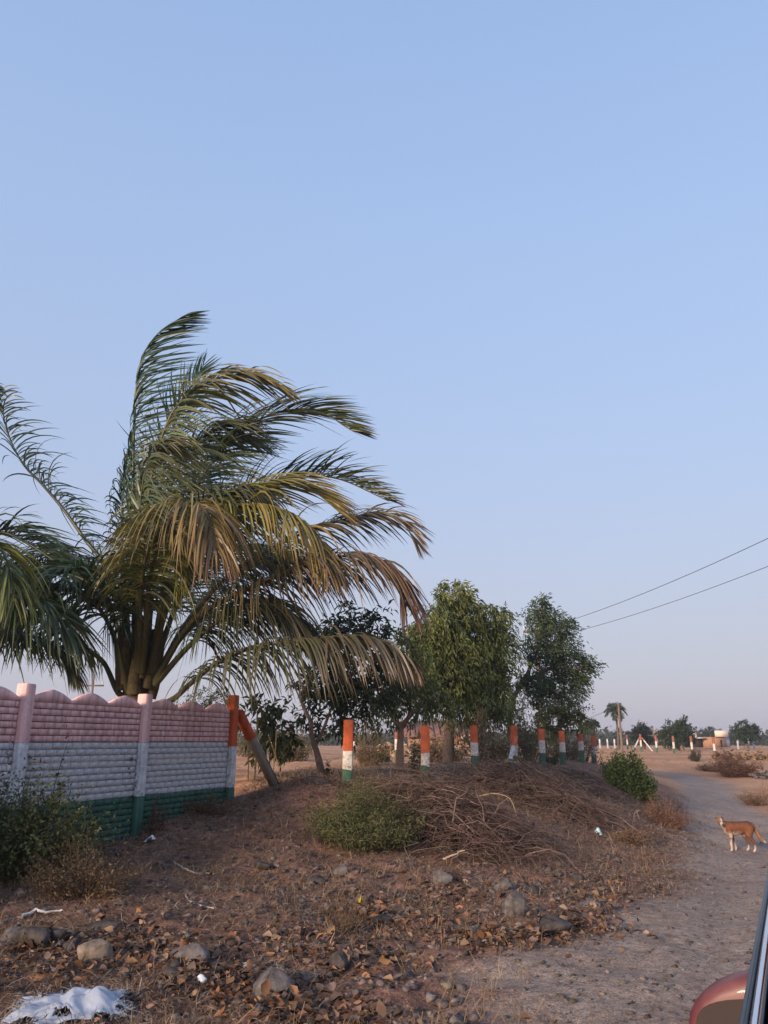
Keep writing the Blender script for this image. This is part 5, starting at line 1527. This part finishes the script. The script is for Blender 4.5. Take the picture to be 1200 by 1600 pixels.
# ------------------------------------------------------------------ car beside the camera (its open window is where the photo was taken from)
HD = RAD(27.0)
fv = Vector((math.sin(HD), math.cos(HD), 0)); lv = Vector((-math.cos(HD), math.sin(HD), 0))
BELT = 1.15
cy = -(.80 - .064)
carO = lv * cy                        # local y = .742 passes through the camera
car = thing('car', 'maroon car at the right edge, chrome window sill and wing mirror', 'car', loc=(carO.x, carO.y, 0), rz=math.pi / 2 - HD)
m, N, L, B = new_mat('maroon_paint')
B.inputs['Base Color'].default_value = (.17, .022, .026, 1); B.inputs['Roughness'].default_value = .48; B.inputs['Coat Weight'].default_value = .15
n_ = noise(N, L, 18, 6); r_ = ramp(N, [(.35, (.095, .014, .017)), (.7, (.16, .052, .046))]); L.new(n_.outputs[0], r_.inputs[0]); L.new(r_.outputs[0], B.inputs['Base Color'])
M_CAR = m
M_CHROME = noisy('chrome_strip', [(.3, (.62, .64, .68)), (.7, (.72, .74, .78))], 3, .16, .05, 60, metallic=1.0)
M_RUB = noisy('black_rubber', [(.3, (.012, .012, .016)), (.7, (.02, .02, .026))], 6, .35, .1, 80, spec=.5)
M_TRIM = noisy('door_trim', [(.3, (.075, .062, .05)), (.7, (.10, .085, .07))], 12, .6, .3, 160)
m, N, L, B = new_mat('car_glass'); B.inputs['Base Color'].default_value = (.02, .025, .025, 1); B.inputs['Roughness'].default_value = .05; B.inputs['Alpha'].default_value = .55
M_GLASS = m
M_MIRROR = noisy('mirror_glass', [(.3, (.42, .40, .39)), (.7, (.5, .47, .45))], 4, .22, 0, metallic=1.0)
# lower body: lofted stations along the car
ST = [(-1.75, .60, .62, .42), (-1.68, .72, .95, .34), (-1.4, .78, BELT - .02, .26), (-.8, .80, BELT, .25), (0, .80, BELT, .24), (.9, .80, BELT, .24), (1.42, .795, BELT - .01, .25), (1.7, .79, 1.10, .25), (2.1, .77, 1.06, .27), (2.4, .70, .98, .32), (2.52, .60, .80, .40)]
def sec(x, w_, t_, b_):
    half = [(w_ * .7, b_), (w_ * .98, b_ + .1), (w_ * 1.02, b_ + (t_ - b_) * .45), (w_ * 1.01, b_ + (t_ - b_) * .75), (w_ * 1.0, t_ - .03), (w_ - .025, t_)]
    return [(x, yy, zz) for yy, zz in half] + [(x, -yy, zz) for yy, zz in half[::-1]]
mb = MB()
Vv = []; Ff = []
for s in ST: Vv += sec(*s)
for i in range(len(ST) - 1):
    for j in range(11):
        if j == 5 and -1.45 < ST[i][0] < 1.4: continue          # cabin stays open at the top
        a = i * 12 + j; Ff.append((a, a + 12, a + 13, a + 1))
    Ff.append((i * 12 + 11, (i + 1) * 12 + 11, (i + 1) * 12, i * 12))
Ff += [tuple(range(11, -1, -1)), tuple((len(ST) - 1) * 12 + j for j in range(12))]
for f in Ff: mb.f.append(np.array([f]) + 0)
mb.v.append(np.array(Vv)); mb.c.append(np.full((len(Vv), 3), .2)); mb.n = len(Vv)
body = mb.build('body', M_CAR, car, True)
# sill: gasket, bright strip, inner gasket, trim panel (left side)
def rail(nm, mat_, y0, y1, z0, z1, xs_, parent=car, taper=0):
    e = MB(); Vr = []
    for x in xs_:
        k = taper * max(0, x - .9) ** 2
        Vr += [(x, y0 - k, z0), (x, (y0 + y1) / 2 - k, z1 + .004), (x, y1 - k, z1), (x, y1 - k, z0 - .01), (x, y0 - k, z0 - .01)]
    Fr = [(i * 5 + j, i * 5 + (j + 1) % 5, (i + 1) * 5 + (j + 1) % 5, (i + 1) * 5 + j) for i in range(len(xs_) - 1) for j in range(5)]
    Fr2 = [tuple(range(4, -1, -1)), tuple((len(xs_) - 1) * 5 + j for j in range(5))]
    e.add(Vr, Fr); e.f.append(np.array([Fr2[0]])); e.f.append(np.array([Fr2[1]]))
    return e.build(nm, mat_, parent, True)
XS = np.linspace(-.3, 1.45, 16)
for sgn in (1, -1):
    rail('window_gasket', M_RUB, sgn * .800, sgn * .7915, BELT - .008, BELT + .004, XS)
    rail('chrome_strip', M_CHROME, sgn * .791, sgn * .781, BELT + .003, BELT + .009, XS)
    rail('inner_gasket', M_RUB, sgn * .780, sgn * .754, BELT - .002, BELT + .004, XS)
    rail('sill_edge', M_CHROME, sgn * .751, sgn * .748, BELT, BELT + .002, XS)
    rail('door_trim', M_TRIM, sgn * .747, sgn * .66, BELT - .03, BELT - .012, XS)
e = MB(); e.box((-1.4, -.74, .38), (1.4, .74, .45)); e.build('floor_pan', M_TRIM, car)
e = MB(); e.box((1.05, -.72, .5), (1.4, .72, 1.1)); e.build('dashboard', M_TRIM, car)
for sx in (.15, -.75):
    for sy in (-.38, .38):
        if sy > 0 and sx > 0: pass
        e = MB(); e.box((sx - .3, sy - .22, .5), (sx + .25, sy + .22, .68)); se = e.build('seat', M_TRIM, car)
        e = MB(); e.add([(sx - .3, sy - .22, .66), (sx - .18, sy - .22, .66), (sx - .18, sy + .22, .66), (sx - .3, sy + .22, .66), (sx - .5, sy - .2, 1.22), (sx - .4, sy - .2, 1.24), (sx - .4, sy + .2, 1.24), (sx - .5, sy + .2, 1.22)],
                         [(3, 2, 1, 0), (4, 5, 6, 7), (0, 1, 5, 4), (1, 2, 6, 5), (2, 3, 7, 6), (3, 0, 4, 7)]); e.build('backrest', M_TRIM, se)
# greenhouse
RZ, RY = 1.58, .585
e = MB()
rx_ = [(-1.45, 1.50, .50), (-1.2, 1.57, .56), (-.6, 1.61, RY), (.2, 1.61, RY), (.62, 1.575, .56)]
Vr = []
for x, z_, yy in rx_: Vr += [(x, yy, z_ - .05), (x, yy * .9, z_), (x, 0, z_ + .02), (x, -yy * .9, z_), (x, -yy, z_ - .05)]
e.add(Vr, [(i * 5 + j, (i + 1) * 5 + j, (i + 1) * 5 + j + 1, i * 5 + j + 1) for i in range(4) for j in range(4)])
rf = e.build('roof', M_CAR, car, True); rf.modifiers.new('thick', 'SOLIDIFY').thickness = .03
for sgn in (1, -1):
    for nm, a, b_ in (('windscreen_pillar', (1.48, .74, BELT - .01), (.62, .55, 1.54)), ('middle_pillar', (-.36, .77, BELT), (-.42, RY - .01, 1.56)), ('rear_pillar', (-1.55, .72, BELT - .05), (-1.4, .5, 1.47))):
        q = MB(); q.tube([(a[0], sgn * a[1], a[2]), (b_[0], sgn * b_[1], b_[2])], [.045, .035], 8); q.build(nm, M_CAR, car, True)
    q = MB(); q.add([(-1.45, sgn * .75, BELT), (-.40, sgn * .775, BELT), (-.45, sgn * .6, 1.54), (-1.3, sgn * .55, 1.5)], [(0, 1, 2, 3)]); q.build('rear_side_window', M_GLASS, car)
q = MB(); q.add([(-.32, -.775, BELT), (1.40, -.76, BELT), (.60, -.57, 1.53), (-.38, -.6, 1.55)], [(0, 1, 2, 3)]); q.build('front_side_window', M_GLASS, car)
q = MB(); q.add([(1.50, .72, BELT - .02), (1.50, -.72, BELT - .02), (.64, -.53, 1.55), (.64, .53, 1.55)], [(0, 1, 2, 3)]); q.build('windscreen', M_GLASS, car)
q = MB(); q.add([(-1.62, .7, 1.1), (-1.62, -.7, 1.1), (-1.45, -.5, 1.48), (-1.45, .5, 1.48)], [(0, 1, 2, 3)]); q.build('rear_window', M_GLASS, car)
for x in (1.78, -1.05):
    for sgn in (1, -1):
        q = MB(); yy = .70
        prof = [(.33, yy - .1), (.335, yy - .06), (.335, yy + .06), (.30, yy + .09), (.2, yy + .085)]
        Vr = []; K = 28
        for k in range(K):
            th = 2 * math.pi * k / K
            Vr += [(x + r_ * math.cos(th), sgn * y_, .335 + r_ * math.sin(th)) for r_, y_ in prof]
        q.add(Vr, [(k * 5 + j, ((k + 1) % K) * 5 + j, ((k + 1) % K) * 5 + j + 1, k * 5 + j + 1) for k in range(K) for j in range(4)])
        wq = q.build('wheel', M_RUB, car, True)
        q = MB()
        for k in range(5):
            th = 2 * math.pi * k / 5
            q.tube([(x, sgn * (yy + .09), .335), (x + .21 * math.cos(th), sgn * (yy + .08), .335 + .21 * math.sin(th))], [.05, .03], 6)
        q.tube([(x, sgn * (yy + .02), .335), (x, sgn * (yy + .06), .335)], .21, 20); q.build('rim', M_CHROME, wq, True)
for sgn in (1, -1):
    V_, F_ = ico()[2]
    q = MB(); q.add(V_ * np.array([.12, .16, .08]) + np.array([2.40, sgn * .52, .80]), F_); q.build('headlight', M_GLASS, car, True)
    q = MB(); q.tube([(.0, sgn * .815, .98), (.08, sgn * .84, .985), (.18, sgn * .815, .98)], .014, 7); q.build('door_handle', M_CAR, car, True)
# wing mirrors: bulbous housing, rim, glass facing back
for sgn in (1, -1):
    mx_, my_, mz_ = 1.02, .812, 1.052
    V_, F_ = ico()[2]
    W_ = V_ * np.array([.07, .066, .058])
    W_[:, 0] = np.where(W_[:, 0] < -.02, -.02 + (W_[:, 0] + .02) * .1, W_[:, 0])     # flat back where the glass sits
    W_[:, 2] *= 1 - .25 * (W_[:, 1] / .066)
    q = MB(); q.add(W_ * np.array([1, sgn, 1]) + np.array([mx_, sgn * my_, mz_]), F_ if sgn > 0 else F_[:, ::-1]); hs = q.build('wing_mirror', M_CAR, car, True)
    ring = [(math.copysign(abs(math.cos(th)) ** .6, math.cos(th)) * .054, math.copysign(abs(math.sin(th)) ** .6, math.sin(th)) * .043) for th in np.linspace(0, 2 * math.pi, 33)[:-1]]
    q = MB(); q.add([(mx_ - .036 - b_ * .2, sgn * (my_ + a), mz_ + b_ * (1 - .25 * a / .066)) for a, b_ in ring], [tuple(range(32))]); q.build('mirror_glass', M_MIRROR, hs)
    q = MB(); q.tube([(mx_ + .02, sgn * (my_ - .05), mz_ - .05), (mx_ + .03, sgn * .78, mz_ - .08)], .03, 8); q.build('mirror_arm', M_RUB, hs, True)
# ------------------------------------------------------------------ dry-season dust in the air
m = bpy.data.materials.new('dusty_air'); m.use_nodes = True
N = m.node_tree.nodes; L = m.node_tree.links
N.remove(N['Principled BSDF'])
pv = N.new('ShaderNodeVolumePrincipled'); pv.inputs['Color'].default_value = (.92, .90, .95, 1); pv.inputs['Density'].default_value = .0008; pv.inputs['Anisotropy'].default_value = .3
L.new(pv.outputs[0], N['Material Output'].inputs['Volume'])
xmax = float(max(gx[-1], -gx[0])) + 5
mb = MB(); mb.box((-xmax, float(gy[0]) - 5, -2.5), (xmax, float(gy[-1]) + 5, 16.0))
mb.build('haze', m, None, label='thin pale dust haze filling the air over the fields', cat='haze', kind='stuff')
print('built', len(bpy.data.objects), 'objects')
